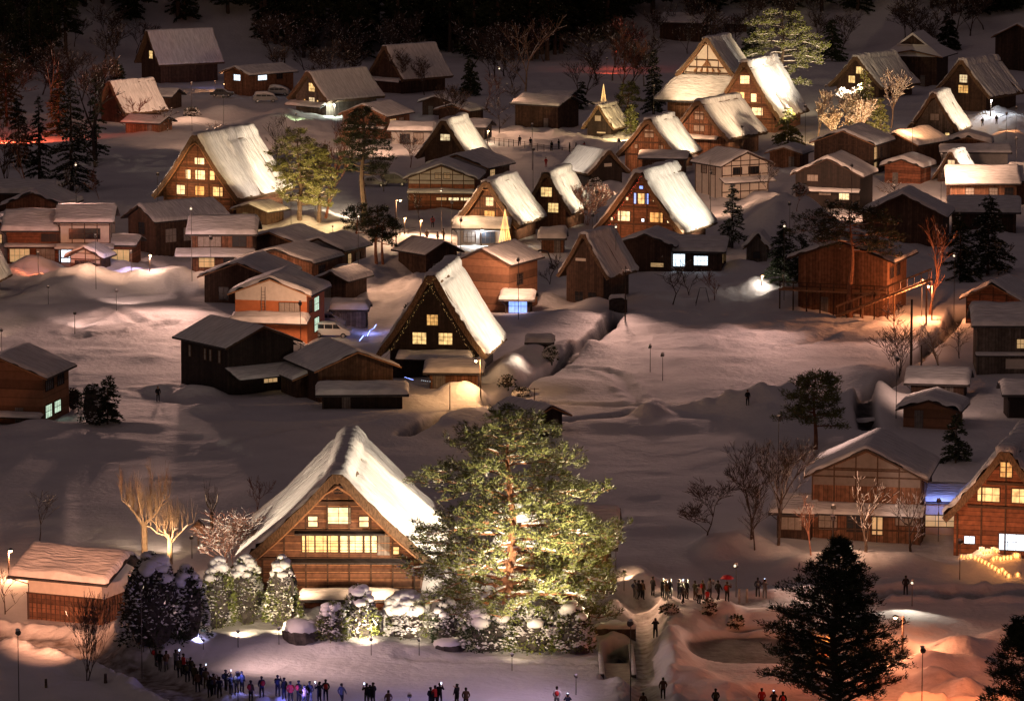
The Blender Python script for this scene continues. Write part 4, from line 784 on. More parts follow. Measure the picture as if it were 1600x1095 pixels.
pine('dark pine filling the lower right corner of the photo', 1598, 1150, 975, [(0,40),(.3,62),(.6,50),(.85,28),(1,6)], 15, leaf='dark_green', bark='bark', limbs=44, dens=1.2, base_h=.1, snow=.02, clump=1.1, nbl=20, droop=-.15)
pine('tall thin pine with two crowns of needles behind the half timbered gable house', 1274, 702, 588, [(0,20),(.3,46),(.45,50),(.6,28),(.75,46),(.9,36),(1,18)], 16, leaf='pine_green', limbs=30, base_h=.3, snow=.1, clump=1.05, dens=1.3, nbl=22)
conifer('small dark conifer between the shelter and the right edge farmhouse', 1493, 724, 645, 50, 17, snow=.12, levels=13, per=7, shape=.7)
conifer('snow dusted conifer at the upper left, the palest of its clump', 112, 298, 122, 84, 18, snow=.55, levels=22, per=10, shape=.75, leaf='dark_green')
conifer('dark narrow conifer just left of the palest upper left conifer', 62, 282, 148, 46, 19, snow=.08, levels=18, per=8)
conifer('second dark conifer behind the palest upper left conifer', 150, 250, 120, 46, 191, snow=.2, levels=16, per=7)
pine('yellow lit pine beside the broad lit farmhouse, left of the bare red crowned tree', 468, 345, 205, [(0,22),(.3,44),(.55,48),(.8,36),(1,12)], 20, limbs=40, base_h=.14, snow=.4, dens=1.3, bark='bark')
pine('yellow lit pine of slimmer shape, right behind the one beside the broad lit farmhouse', 498, 348, 232, [(0,14),(.4,28),(.7,32),(1,10)], 201, limbs=30, base_h=.2, snow=.35, dens=1.1, bark='bark')
pine('tall dark green pine on a long thin bare trunk by the village street', 568, 352, 172, [(0,10),(.4,34),(.7,44),(.9,28),(1,12)], 21, leaf='dark_green', limbs=40, base_h=.42, snow=.04, dens=1.2, bark='bark')
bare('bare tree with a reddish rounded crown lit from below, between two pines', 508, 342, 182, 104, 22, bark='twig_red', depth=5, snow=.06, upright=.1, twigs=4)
pine('clipped dark garden pine with cloud shaped pads beside the plaza', 556, 392, 322, [(0,8),(.3,22),(.7,24),(1,12)], 23, leaf='dark_green', limbs=14, base_h=.35, snow=.1)
pine('clipped round dark pine on several stems, nearest the plaza lamp', 588, 412, 325, [(0,8),(.4,20),(.7,26),(1,16)], 24, leaf='dark_green', limbs=14, base_h=.4, snow=.12, trunks=2)
conifer('narrow snow crusted conifer standing against the dark, left of the temple hall', 1021, 182, 76, 38, 25, snow=.8, levels=24, per=9, leaf='dark_green')
pine('bright yellow lit conifer left of the snow crusted one', 981, 192, 132, [(0,14),(.4,21),(.8,14),(1,5)], 26, limbs=20, base_h=.1, snow=.3)
conifer('green shadowed conifer below the bright yellow one', 986, 210, 162, 34, 27, snow=.2, levels=11, per=7, leaf='pine_green')
pine('large snow crusted pine rising behind the brightest white roof', 1222, 178, 20, [(0,30),(.3,40),(.55,62),(.75,64),(.9,48),(1,24)], 28, limbs=34, base_h=.3, snow=.98, dens=1.2, bark='bark', leaf='leaf_green')
conifer('round topped green conifer in front of the creamy roofed farmhouse', 1231, 242, 166, 58, 29, snow=.15, levels=15, per=9, leaf='pine_green', shape=.6)
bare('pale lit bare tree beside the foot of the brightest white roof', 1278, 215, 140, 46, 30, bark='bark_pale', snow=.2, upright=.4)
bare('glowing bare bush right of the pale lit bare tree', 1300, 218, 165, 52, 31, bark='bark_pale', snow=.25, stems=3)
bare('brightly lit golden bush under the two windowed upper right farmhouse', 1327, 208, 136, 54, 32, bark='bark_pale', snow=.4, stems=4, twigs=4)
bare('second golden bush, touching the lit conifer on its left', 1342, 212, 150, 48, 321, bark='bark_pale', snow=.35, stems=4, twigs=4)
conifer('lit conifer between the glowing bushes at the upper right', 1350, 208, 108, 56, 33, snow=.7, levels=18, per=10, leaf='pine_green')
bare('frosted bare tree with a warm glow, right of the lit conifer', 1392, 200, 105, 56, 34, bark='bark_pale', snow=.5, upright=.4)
conifer('small green conifer at the foot of the frosted bare tree', 1376, 208, 150, 34, 35, snow=.15, levels=10, per=7, leaf='pine_green')
conifer('thin snow dusted conifer standing alone right of the red fronted farmhouse', 1144, 388, 286, 46, 36, snow=.6, levels=17, per=6, shape=.7)
conifer('dense dark conifer left of the raised deck house', 1224, 447, 343, 62, 37, snow=.08, levels=17, per=9, shape=.6)
conifer('second dark conifer leaning on the raised deck house', 1252, 446, 362, 44, 371, snow=.06, levels=14, per=8, shape=.6)
pine('tall thin red trunked pine with a flat crown before the raised deck house', 1328, 496, 322, [(0,10),(.4,34),(.66,78),(.85,84),(1,30)], 38, leaf='dark_green', limbs=26, base_h=.58, snow=.16, dens=1.2)
conifer('large dark conifer with snow flecks near the right edge, behind the lattice shed', 1543, 430, 306, 92, 39, snow=.25, levels=20, per=10, shape=.6)
bare('thin bare tree catching red light beside the deck stairs', 1452, 492, 338, 78, 40, bark='twig_red', snow=.05, depth=4, upright=.5)
bare('rounded bare bush on the lit field edge by the canal', 1404, 588, 504, 84, 41, bark='bark', snow=.04, stems=4, depth=4)
bare('gnarled pruned fruit tree with snow on its limbs above the canal barn', 1472, 596, 500, 74, 42, bark='bark_pale', snow=.5, depth=4, thick=1.6, splay=.8)
bare('low leafless tree in the dark field right of the giant pine', 1104, 838, 742, 92, 43, bark='bark', snow=.03, depth=5, splay=.7, twigs=4)
bare('tangled bare tree just left of the half timbered gable house', 1216, 852, 678, 112, 44, bark='bark', snow=.16, depth=5, splay=.6, twigs=4)
bare('thin bare tree between the low leafless tree and the tangled one', 1174, 846, 690, 80, 441, bark='bark', snow=.05, depth=5, splay=.5, twigs=4)
bare('small snow limbed tree before the front of the half timbered gable house', 1352, 862, 738, 84, 45, bark='bark', snow=.4, depth=4, splay=.7, thick=1.5)
bare('crooked snow limbed tree at the right corner of the half timbered gable house', 1424, 862, 758, 62, 46, bark='bark', snow=.45, depth=4, splay=.8, thick=1.4)
pollard('floodlit pollard tree with a dense broom of shoots behind the storehouse', 226, 866, 708, 118, 47, n=8, shoots=16, stub=.6)
pollard('lower floodlit pollard tree, right of the dense broom one', 266, 882, 750, 92, 48, n=7, shoots=9, stub=.5)
pollard('dim pollard with snow on its stubs, left of the largest farmhouse', 331, 832, 736, 42, 49, bark='bark', n=3, shoots=4, stub=.62, snow=.8)
bare('frosty reddish tree at the left foot of the largest farmhouse', 366, 902, 792, 112, 50, bark='twig_red', snow=.3, depth=5, stems=3, splay=.7)
bare('bare sapling with many stems standing on the dark bottom left snow', 136, 1064, 918, 78, 51, bark='bark', snow=.02, depth=4, stems=5, upright=.9, splay=.3)
bare('thin bare tree at the far left near the red glow', 14, 330, 170, 74, 52, bark='bark', snow=.05, depth=5)
bare('old bare tree with a thick pale trunk next to the upper left conifers', 150, 262, 104, 92, 53, bark='bark', snow=.2, depth=4, thick=1.6, splay=.7)
bare('spindly bare tree in front of the broad lit farmhouse roof, left side', 156, 312, 262, 46, 54, bark='twig_red', snow=.1, depth=4)
bare('slender bare tree by the snow heaps left of the reddish crowned tree', 432, 262, 176, 56, 55, bark='bark', snow=.02, depth=4, upright=.5)
bare('bare brown bush hugging the left leaning dark farmhouse', 918, 352, 284, 74, 56, bark='twig_red', snow=.1, depth=5, stems=3)
bare('dark bare tree with blue lights in its twigs, before the wide annex', 1050, 476, 396, 52, 57, bark='bark', snow=.04, depth=4)
bare('dark sprawling bare tree right of the blue lit one', 1078, 462, 402, 66, 58, bark='bark', snow=.1, depth=4, splay=.8)
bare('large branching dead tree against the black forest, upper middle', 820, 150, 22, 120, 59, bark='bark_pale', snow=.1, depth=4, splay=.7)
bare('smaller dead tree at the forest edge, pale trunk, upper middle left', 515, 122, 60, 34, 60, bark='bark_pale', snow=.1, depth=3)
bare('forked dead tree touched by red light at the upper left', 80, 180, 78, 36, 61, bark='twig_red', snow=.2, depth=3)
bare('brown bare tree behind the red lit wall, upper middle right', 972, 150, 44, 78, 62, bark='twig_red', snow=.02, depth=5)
bare('thin bare trees by the hut path, upper middle', 700, 205, 130, 66, 63, bark='bark', snow=.02, depth=5)
bare('bare tree before the dark slope, left of the unlit barn', 905, 150, 88, 56, 64, bark='bark', snow=.05, depth=4)
conifer('squat dark conifer beside the dark barn with stepped roofs', 908, 172, 126, 44, 65, snow=.1, levels=10, per=7)
shrub('black ragged bush right of the brown left edge house', 146, 664, 598, 46, 66, leaf='dark_green', snow=.0, cap=0, n=700, name='dark_bush')
conifer('black small conifer at the end of the ragged bush row', 168, 664, 586, 40, 67, snow=.02, levels=12, per=8, shape=.5)
shrub('small black bush touching the corner of the brown left edge house', 115, 640, 606, 26, 68, leaf='dark_green', snow=0, cap=0, n=300, name='dark_bush')
for i, (x, y, t_, w_, lb) in enumerate([(205,205,150,60,'at the back of the old thatched barn'),(262,205,165,44,'below the highest left farmhouse'),(330,235,190,46,'on the snow heaps above the broad left farmhouse'),(640,262,205,50,'beside the garage with lumpy snow'),(780,205,150,52,'right of the dim wooden shed'),(812,188,130,50,'behind the dark barn with stepped roofs'),
  (760,170,110,60,'on the dark slope left of the barn with stepped roofs'),(600,300,240,36,'near the grey parked car'),(1030,330,276,40,'between the red fronted farmhouse and the roofs behind'),(1245,330,285,40,'beside the snow heap in front of the white half timbered house'),(1200,300,250,36,'right of the white half timbered house'),(1400,330,280,60,'behind the broad dark gabled hall'),
  (1462,425,350,50,'left of the large conifer with snow flecks'),(1500,560,500,56,'above the black canal barn roof'),(1395,520,470,40,'by the foot of the deck stairs'),(1115,470,420,44,'before the annex, right of the sprawling tree'),(858,445,395,36,'left of the narrow wooden barn'),(655,345,300,36,'behind the plaza'),(42,300,200,60,'left of the dark upper left conifers'),(100,335,255,60,'above the long low building at the left edge'),
  (1180,862,770,60,'on the mounds left of the tangled tree'),(1268,868,770,56,'before the left annex of the half timbered gable house'),(8,960,880,60,'left of the storehouse'),(60,848,770,60,'behind the storehouse roof'),(400,800,740,60,'behind the left roof edge of the largest farmhouse'),(1560,430,370,50,'right of the large conifer with snow flecks')]):
    bare('bare leafless tree ' + lb, x, y, t_, w_, 300 + i, bark='bark' if i % 3 else 'twig_red', snow=.12, depth=4, splay=.6)
for i, (x, y, w_, lb) in enumerate([(300,182,26,'between the snow heaps at the upper left'),(545,268,26,'left of the tall dark green pine'),(770,300,24,'right of the white banded hall'),(930,292,22,'by the small dark farmhouse turned left'),(1250,306,26,'at the foot of the heaped snow'),(640,500,20,'on the bank left of the dark farmhouse with golden rim'),(815,620,30,'on the near bank of the long canal'),(792,606,26,'on the canal bank by the lamp lit shed'),(860,566,26,'on the near side of the long canal'),(1045,960,26,'on the mound below the road crowd'),(1150,982,22,'at the edge of the dark pond'),(1108,962,20,'on the mound by the pillars'),(1585,560,30,'before the two storey weathered house')]):
    shrub('scrubby dark bush ' + lb, x, y, y - 14 - 6 * (i % 3), w_, 400 + i, leaf='dark_green', snow=.7, cap=0, n=220, name='scrub_bush')
_bp = []
rr = random.Random(31); thick = [(rr.uniform(420, 1010), rr.uniform(84, 150)) for _ in range(34)] + [(rr.uniform(-10, 215), rr.uniform(60, 185)) for _ in range(22)] + [(rr.uniform(1000, 1600), rr.uniform(30, 100)) for _ in range(22)]
for i, (x, y) in enumerate(thick):
    p = P(x, y)
    if i < 4: r = bare('dark leafless tree in the thicket at the foot of the forest wall', x, y, y - 74, 62, 600 + i, bark='bark', snow=.05, depth=5, splay=.55, group='leafless trees at the forest foot'); _bp.append(r)
    else: r = copy_tree(_bp[i % 4]); r.location = p; r.rotation_euler = (0, 0, rr.uniform(0, 6.28)); k = rr.uniform(.75, 1.25); r.scale = (k, k, k)
for i, (x, y, t_, w_, lb) in enumerate([(30,262,150,48,'at the far left, nearest the red glow'),(92,214,110,44,'behind the palest upper left conifer'),(185,170,92,40,'left of the highest left farmhouse'),(10,196,80,56,'at the upper left corner of the village'),(735,150,92,34,'behind the huts at the forest foot'),(1175,110,40,44,'above the temple hall roof'),(1300,96,30,46,'behind the upper right lit trees'),(1480,80,20,40,'between the far temple and the two windowed farmhouse'),(1500,440,330,60,'just left of the large conifer with snow flecks'),(1288,430,340,50,'behind the roof of the raised deck house')]):
    conifer('dark conifer ' + lb, x, y, t_, w_, 700 + i, snow=.1, levels=17, per=9, shape=.6)
# garden hedge of the foreground farmhouse
shrub('large dark conical bush smothered in snow beside the storehouse', 240, 1012, 858, 118, 70, leaf='dark_green', snow=.85, cap=.5, cone=.35, n=3000)
shrub('dark snow smothered bush leaning right of the largest conical one', 292, 1002, 880, 76, 71, leaf='dark_green', snow=.7, cap=.4, cone=.3, n=1800)
shrub('lit green shrub with round snow caps, first right of the dark bushes', 342, 982, 868, 58, 72, snow=.6, cap=1.2, cone=.2, n=1400)
shrub('lit shrub with a broad snow hood, between the round capped one and the cone', 384, 976, 864, 66, 73, snow=.7, cap=1.3, cone=.2, n=1500)
shrub('tall lit cone shaped shrub wrapped in snow, left of the gate roof', 441, 978, 864, 62, 74, snow=.9, cap=1.0, cone=.45, n=1700)
shrub('low green shrub with two snow balls on top, in front of the gate roof', 520, 1004, 938, 50, 75, snow=.5, cap=1.1, n=900)
shrub('pointed green shrub with a snow crest, in front of the gate roof centre', 562, 996, 912, 66, 76, snow=.7, cap=1.1, cone=.35, n=1500)
shrub('shrub almost wholly buried in a white snow dome', 636, 998, 926, 84, 77, snow=1.6, cap=4.5, n=700)
shrub('round shrub speckled with snow at the left end of the long hedge', 700, 1006, 936, 56, 78, leaf='dark_green', snow=.9, cap=.8, n=1000)
shrub('left part of the long dark hedge below the giant pine', 765, 1018, 950, 90, 79, leaf='dark_green', snow=.6, cap=.3, n=1700, name='hedge', cat='hedge')
shrub('middle part of the long dark hedge, below the giant pine trunk', 830, 1020, 944, 92, 80, leaf='leaf_green', snow=.7, cap=.3, n=1700, name='hedge', cat='hedge')
shrub('right part of the long dark hedge, next to the sunken channel', 892, 1018, 940, 72, 81, leaf='leaf_green', snow=.7, cap=.3, n=1500, name='hedge', cat='hedge')
# black forest wall behind the village
_proto = []
for i in range(4):
    tm, cm = conifer_mesh(21 + 2 * i, 3.7 + .3 * i, 200 + i, levels=30, per=9, snow=.03, base=.03 + .1 * i, s=6.5, shape=.55, droop=.25)
    _proto.append((tm, cm))
_pr = []
rr = random.Random(77); FL = 'tall dark cedar of the black forest wall behind the village'
spots = []
for i in range(150): px = -90 + 1780 * (i + rr.uniform(-.5, .5)) / 149; spots.append((px, rr.uniform(-60, 44) - (20 if px > 1000 else 0) - (12 if 100 < px < 420 else 0)))
for i in range(96): px = rr.uniform(400, 975); spots.append((px, rr.uniform(40, 96 if px < 880 else 70)))
for i in range(26): px = rr.uniform(960, 1640); spots.append((px, rr.uniform(2, 30)))
for i in range(22): spots.append((rr.uniform(-30, 110), rr.uniform(50, 140)))
for i, (px, py) in enumerate(spots):
    p = P(px, py); k = i % 4
    if k >= len(_pr):
        r = root('cedar_tree', FL, 'conifer', p, rr.uniform(0, 360), 'cedars of the black forest wall'); _proto[k][0].build('trunk', 'bark', r); _proto[k][1].build('crown', ['dark_green', 'snow'], r); _pr.append(r)
    else:
        r = copy_tree(_pr[k]); r.location = p; r.rotation_euler = (0, 0, rr.uniform(0, 6.28))
    s_ = rr.uniform(.8, 1.15) * (.6 if px < 100 and py > 60 else 1); r.scale = (s_, s_, s_)
# ------------------------------------------------------------------ lamps, poles, lights
def street_lamp(label, px, by, ty, power, col=WARM, arm=-.8, lens='lamp_warm', h=None, hood=True, size=.15, spot=False):
    p = P(px, by); s = scale(p); Hh = h or hgt(p, ty); r = root('street_lamp', label, 'street lamp', p)
    m = MB(); m.tube((0, 0, -.6), (0, 0, Hh), .09, .06, 8); m.build('pole', 'pole_wood', r)
    a = MB(); a.tube((0, 0, Hh - .15), (arm, -.1, Hh + .1), .03); a.build('arm', 'steel', r)
    b = MB(); b.tube((arm, -.1, Hh + .12), (arm, -.1, Hh - .02), .08, .26, 8); b.build('lamp_shade', 'steel', r)
    c = MB(); c.blob((arm, -.1, Hh - .1), .15, 0, 8, 1); c.build('bulb', lens, r)
    light('POINT', p + Vector((arm, -.15, Hh - .42)), power, col, r, size=size); return r
street_lamp('warm street lamp right of the pale glowing shed, lighting the snow heap', 751, 627, 562, 1500, (1, .5, .2), -.5)
street_lamp('tall lamp post at the plaza with a downward hood', 619, 386, 312, 1200, (1, .62, .34), .6)
street_lamp('orange street lamp at the foot of the deck stairs', 1456, 500, 446, 3600, (1, .36, .14), -.5)
street_lamp('street lamp beside the big black conifer, orange glow on its post', 1410, 1030, 962, 1900, (1, .3, .12), -.6)
street_lamp('bare bulb on a short post left of the storehouse', 14, 905, 858, 1300, (1, .42, .2), .2)
street_lamp('starry bright lamp between the white plastered house and the curtained house', 234, 424, 398, 420, (1, .6, .4), .1)
street_lamp('small bulb on the plaza, left of the twin lanterns', 657, 372, 344, 600, (1, .5, .22), .1)
street_lamp('small bulb on a short pole beside the tall plaza lamp', 632, 366, 340, 500, (1, .6, .35), .1)
street_lamp('lone path lamp at the end of the garage row', 762, 226, 204, 200, (1, .7, .45), .1)
street_lamp('lamp on the corner of the far right farmhouse, white and sharp', 1548, 182, 156, 700, (.85, .92, 1), .1, 'lamp_white')
street_lamp('lamp glinting at the corner of the green gabled farmhouse', 523, 184, 163, 800, (.9, 1, .8), -.1, 'lamp_white')
street_lamp('white lamp hung before the low shop, by the cone tree', 752, 384, 356, 700, (.85, .95, 1), .1, 'lamp_white')
street_lamp('low garden lamp in the snow right of the tiny shrine hut', 1190, 446, 430, 240, (1, .85, .7), .1)
street_lamp('yellow bulb on the front of the narrow farmhouse', 853, 352, 328, 300, (1, .5, .12), .05)
street_lamp('lamp by the carport behind the parked cars, upper left', 352, 146, 131, 900, (1, .45, .2), -.1)
street_lamp('faint lamp on the snow between the clipped pines and the mounds', 628, 408, 394, 120, (1, .6, .4), .1)
street_lamp('red glowing lamp on the slope left of the temple hall', 962, 108, 76, 260, (1, .1, .05), .3, 'red_light')
def pole(label, px, by, ty, name='utility_pole', cat='pole', r0=.12, mt='pole_wood', arms=True):
    p = P(px, by); Hh = hgt(p, ty); r = root(name, label, cat, p); m = MB(); m.tube((0, 0, -.6), (0, 0, Hh), r0, r0 * .7, 8); m.build('post', mt, r)
    if arms: a = MB(); [a.box(-.5, .5, -.04, .04, Hh * q, Hh * q + .06) for q in (.93,)]; a.build('crossarm', 'steel', r)
    return r
pole('tall dark pole rising from the canal bank on the right', 1423, 602, 468, r0=.16, arms=False)
pole('thinner dark pole right of the tall canal pole', 1439, 612, 540, arms=False, r0=.1)
pole('slim pole on the left side of the black roofed canal barn, near the narrow barn', 977, 502, 416, r0=.09)
pole('thin pole in front of the half timbered white house', 1109, 312, 250, r0=.05, arms=False)
pole('leaning stake in the snow behind the largest farmhouse', 703, 640, 598, r0=.06, arms=False, name='stake')
pole('short post with a lantern box at the top of the giant pine', 835, 632, 606, r0=.07, name='post')
pole('pale square pillar left of the pair by the road', 1155, 944, 919, 'stone_pillar', 'pillar', .12, 'concrete', False)
pole('pale square pillar right of the pair by the road', 1167, 944, 919, 'stone_pillar', 'pillar', .12, 'concrete', False)
pole('left dark stump poking out of the bottom left snow', 72, 1076, 1060, 'wooden_stump', 'stump', .13, 'bark', False)
pole('right dark stump poking out of the bottom left snow', 165, 1068, 1052, 'wooden_stump', 'stump', .16, 'bark', False)
# floodlights on the farmhouses
BW = (1, .8, .56)
RL, FL_ = roof_light, front_light
RL('largest thatched', 'floodlight behind the giant pine turned on the right roof of the largest farmhouse', 1, 11, -.45, 7, 2.6, (1, .82, .6), 66, .72)
RL('largest thatched', 'second floodlight on the right roof of the largest farmhouse, next to the long wing', 1, 3.2, .8, 7, 1.5, (1, .77, .5), 100)
RL('largest thatched', 'floodlight lighting the left roof of the largest farmhouse', -1, 13, -.2, 4, 1.0, (1, .78, .54), 50)
FL_('largest thatched', 'floodlight in the hedge facing the largest farmhouse front, right one', 11, .3, 2.0, .85, (1, .6, .33), 75)
FL_('largest thatched', 'floodlight in the hedge facing the largest farmhouse front, left one', 10, -.2, 1.6, .5, (1, .6, .33), 80)
flood('floodlight on a mast by the road, lighting the giant pine from the right', 1150, 935, 2.4, 850, 1000, 10, 190000, (1, .78, .46), 52)
flood('floodlight in front of the giant pine, on the lawn', 900, 1085, 1.2, 800, 1000, 13, 80000, (1, .8, .48), 56, blend=.9)
flood('floodlight at the foot of the giant pine, shining up its trunk', 775, 1000, .6, 800, 1000, 9, 900, (1, .6, .28), 110)
flood('floodlight under the pollard trees behind the storehouse', 240, 892, .8, 246, 868, 5, 3600, (1, .64, .34), 100)
flood('left most field lamp at the edge of the photo, aimed at the rounded roof', 3, 552, 2.4, -10, 440, 5, 9000, (1, .62, .34), 30)
flood('middle of the three field lamps on the left snowfield', 117, 522, 2.2, 250, 400, 4, 5000, (1, .62, .5), 60)
flood('right of the three field lamps on the left snowfield', 182, 486, 2.2, 280, 400, 3, 5000, (1, .62, .5), 60)
RL('dark fronted', 'rear one of the two lamps in the central snowfield', 1, 17, .5, 2.6, .6, BW)
RL('dark fronted', 'front one of the two lamps in the central snowfield', 1, 19, .1, 2.6, .5, BW)
flood('floodlight lighting the broad left farmhouse roof through the pines', 606, 356, 2.6, 385, 300, 6, 62000, (1, .78, .52), 42)
RL('broad farmhouse', 'second floodlight on the broad left farmhouse roof, near the snow heap', 1, 12, .0, 5, .4, (1, .8, .6))
RL('broad farmhouse', 'floodlight grazing the left roof edge of the broad left farmhouse', -1, 12, -.4, 4, .6, (1, .7, .5))
FL_('broad farmhouse', 'floodlight before the broad left farmhouse front', 9, -.1, 6.5, .9, (1, .5, .22), 75)
flood('floodlight under the yellow lit pine', 478, 372, 1, 480, 345, 7, 11000, (1, .72, .3), 95)
flood('floodlight under the red crowned bare tree', 520, 368, 1, 510, 345, 9, 6000, (1, .6, .3), 80)
RL('tall brightly lit', 'floodlight lighting the brightest white roof from the right', 1, 14, .3, 8, 2.0, (1, .84, .62))
FL_('tall brightly lit', 'floodlight before the fully lit farmhouse by the temple hall', 8, -.1, 7, .9, (1, .5, .24), 90)
FL_('floodlit temple', 'floodlight aimed at the temple hall from the front left', 15, -.35, 7, .75, (1, .66, .38), 75, .55)
RL('creamy snow', 'floodlight aimed at the creamy snow roof from the right', 1, 12, .2, 8, .75, (1, .68, .4))
FL_('creamy snow', 'floodlight before the creamy roofed farmhouse front', 7, -.2, 5, .8, (1, .52, .28), 90)
RL('one square pale', 'floodlight aimed at the roof of the farmhouse with one pale window', 1, 9, .3, 7, .9, (1, .77, .5))
FL_('one square pale', 'floodlight before the farmhouse with one pale window', 7, -.25, 5, .65, (1, .5, .26), 90)
RL('large farmhouse with red', 'floodlight right of the red fronted farmhouse, whitening its roof', 1, 13, .35, 6, 1.0, (1, .83, .6))
FL_('large farmhouse with red', 'red tinged floodlight below the front of the red fronted farmhouse', 8, -.3, 6, .6, (1, .42, .18), 90)
RL('narrow farmhouse', 'floodlight whitening the roof of the narrow farmhouse', 1, 9, .4, 6.5, .85, (1, .77, .5))
RL('shining snow', 'floodlight whitening the roof of the farmhouse behind the cone tree', 1, 10, .2, 7, .85, (1, .78, .52))
FL_('shining snow', 'floodlight before the farmhouse behind the cone tree', 8, -.25, 6, .7, (1, .6, .32), 90)
RL('dim farmhouse with a', 'floodlight shining on the roof strip of the dim right farmhouse', 1, 9, .2, 6, .85, (1, .78, .52))
RL('tiny steep', 'floodlight on the tiny steep farmhouse among the right roofs', 1, 7, .2, 7, 1.2, (1, .8, .6))
RL('small farmhouse behind', 'floodlight turned on the small black gabled farmhouse roof', 1, 9, .3, 7, .8, (1, .76, .48))
RL('small dark farmhouse turned', 'floodlight grazing the pale left roof of the left turned dark farmhouse', -1, 8, .2, 6, .35, (1, .8, .6))
RL('mostly outside', 'floodlight near the rounded roof corner at the left edge', 1, 8, -.1, 2, .25, (1, .66, .36))
flood('floodlight under the glowing bushes at the upper right', 1318, 232, 1.5, 1335, 205, 4, 22000, (1, .62, .28), 100)
flood('floodlight under the frosted bare tree at the upper right', 1402, 226, 1.5, 1390, 200, 5, 11000, (1, .58, .3), 100)
flood('floodlight lighting the large snow crusted pine behind the white roof', 1290, 200, 7.0, 1222, 170, 13, 46000, (1, .74, .44), 60)
flood('floodlight under the bright yellow conifer near the temple hall', 978, 226, 2, 981, 192, 5, 12000, (1, .68, .3), 90)
flood('green tinted floodlight at the gable of the upper left farmhouse', 462, 196, 1.5, 486, 178, 3, 420, (.75, 1, .5), 95)
flood('blue floodlight behind the parked cars at the upper left', 336, 140, 1.2, 318, 122, 2, 900, (.3, .4, 1), 80)
FL_('cut by the right edge', 'floodlight before the right edge farmhouse front', 11, -.2, 3, .42, (1, .48, .24), 80)
RL('cut by the right edge', 'floodlight on the left roof slope of the right edge farmhouse', -1, 9, -.3, 4, .12, (1, .66, .5))
flood('blue lamp in the gap left of the right edge farmhouse', 1466, 846, 3.4, 1475, 810, 4, 300, (.25, .35, 1), 120)
flood('lamp by the canal lighting the rippled snow at the right', 1535, 580, 3.5, 1550, 620, 0, 900, (1, .6, .28), 90)
flood('pair of lamp heads on the mast by the far road, right of the conifer', 1425, 948, 1.8, 1395, 990, 0, 700, (1, .85, .66), 100)
flood('lamp behind the pollards throwing a beam across the dark snow', 300, 872, 1.6, 190, 838, 0, 1500, (1, .7, .5), 50)
flood('lamp hidden by the road mound, right of the long wing', 975, 926, 1.4, 990, 912, .5, 260, (1, .55, .3), 100)
flood('red lamp beyond the upper left conifers', 18, 226, 3.5, 22, 208, 0, 14000, (1, .12, .05), 130)
flood('red lamp at the slope wall left of the temple hall', 948, 118, 3.0, 975, 104, 1, 900, (1, .1, .04), 120)
flood('orange lamp on the snow heaps at the upper right', 1572, 222, 4.0, 1560, 200, 1, 1800, (1, .38, .14), 110)
flood('orange lamp over the cleared ground at the bottom right', 1300, 1128, 6.0, 1240, 1085, 0, 7500, (1, .2, .06), 90)
flood('orange lamp beside the dug out snow at the bottom right', 1440, 1125, 5.0, 1500, 1065, 0, 5000, (1, .22, .07), 90)
flood('orange lamp facing the storehouse wall from below the photo edge', 30, 1118, 6.0, 100, 976, 2.0, 52000, (1, .4, .21), 30, blend=.8)
flood('bluish lamp among the people on the lower path', 372, 1102, 2.0, 380, 1060, 0, 120, (.3, .3, 1), 150)
flood('bluish lamp further right on the lower path', 470, 1125, 1.8, 480, 1090, 0, 500, (.2, .2, 1), 150)
flood('blue lamp under the path crowd at the bottom centre', 640, 1128, 1.8, 640, 1096, 0, 400, (.25, .25, 1), 150)
flood('red ground lamp by the white plastered house', 60, 430, 2.5, 70, 415, 1, 1500, (1, .2, .08), 140)
flood('violet lamp on the ground before the low annex', 205, 424, 2.2, 195, 412, 0, 700, (.5, .45, 1), 150)
FC = (1, .56, .43)  # snowfield fill: the tall lamps below are added, not real fixtures
flood('added tall fill lamp beside the narrow wooden barn facing the central snowfield', 962, 470, 9, 950, 600, 0, 30000, FC, 50, blend=1)
flood('added tall fill lamp behind the dark conifers facing the central snowfield', 1225, 470, 9, 1080, 590, 0, 24000, (1, .56, .46), 52, blend=1)
flood('added tall fill lamp near the lattice shed facing the central snowfield', 1490, 520, 9, 1330, 555, 0, 13000, (1, .5, .36), 52, blend=1)
flood('added tall fill lamp behind the white plastered house facing the left snowfield', 120, 372, 10, 120, 540, 0, 140000, FC, 50, blend=1)
flood('added tall fill lamp beside the dark gabled barn facing the left snowfield', 300, 440, 9, 130, 570, 0, 60000, FC, 55, blend=1)
flood('added fill lamp over the plaza by the clipped pines', 690, 366, 6.0, 655, 374, 0, 9425, (1, .53, .31), 110, blend=1)  # from here to the road crowd: lamps added for the village spill
flood('added fill lamp over the village square between the mounds', 560, 425, 7.0, 640, 470, 0, 11600, (1, .53, .31), 80, blend=1)
flood('added tall fill lamp above the path with small figures', 780, 190, 9.0, 850, 250, 0, 23200, (1, .53, .31), 70, blend=1)
flood('added tall fill lamp among the upper left huts', 350, 240, 9.0, 330, 190, 0, 18922, (1, .55, .34), 90, blend=1)
flood('added fill lamp beside the long wing over the road crowd', 962, 915, 4.0, 1090, 960, 0, 5220, (1, .53, .31), 90, blend=1)
flood('added orange fill lamp at the stairs foot facing the central snowfield', 1440, 494, 4, 1290, 530, 0, 9000, (1, .36, .16), 75, blend=1)  # extra flood added to carry the street lamp's orange over the field
flood('added fill lamp left of the half timbered gable house, turned on its roof', 1215, 830, 10, 1350, 800, 8, 6500, (1, .62, .5), 60, blend=1)  # lamp added to lift the dull roof of this house
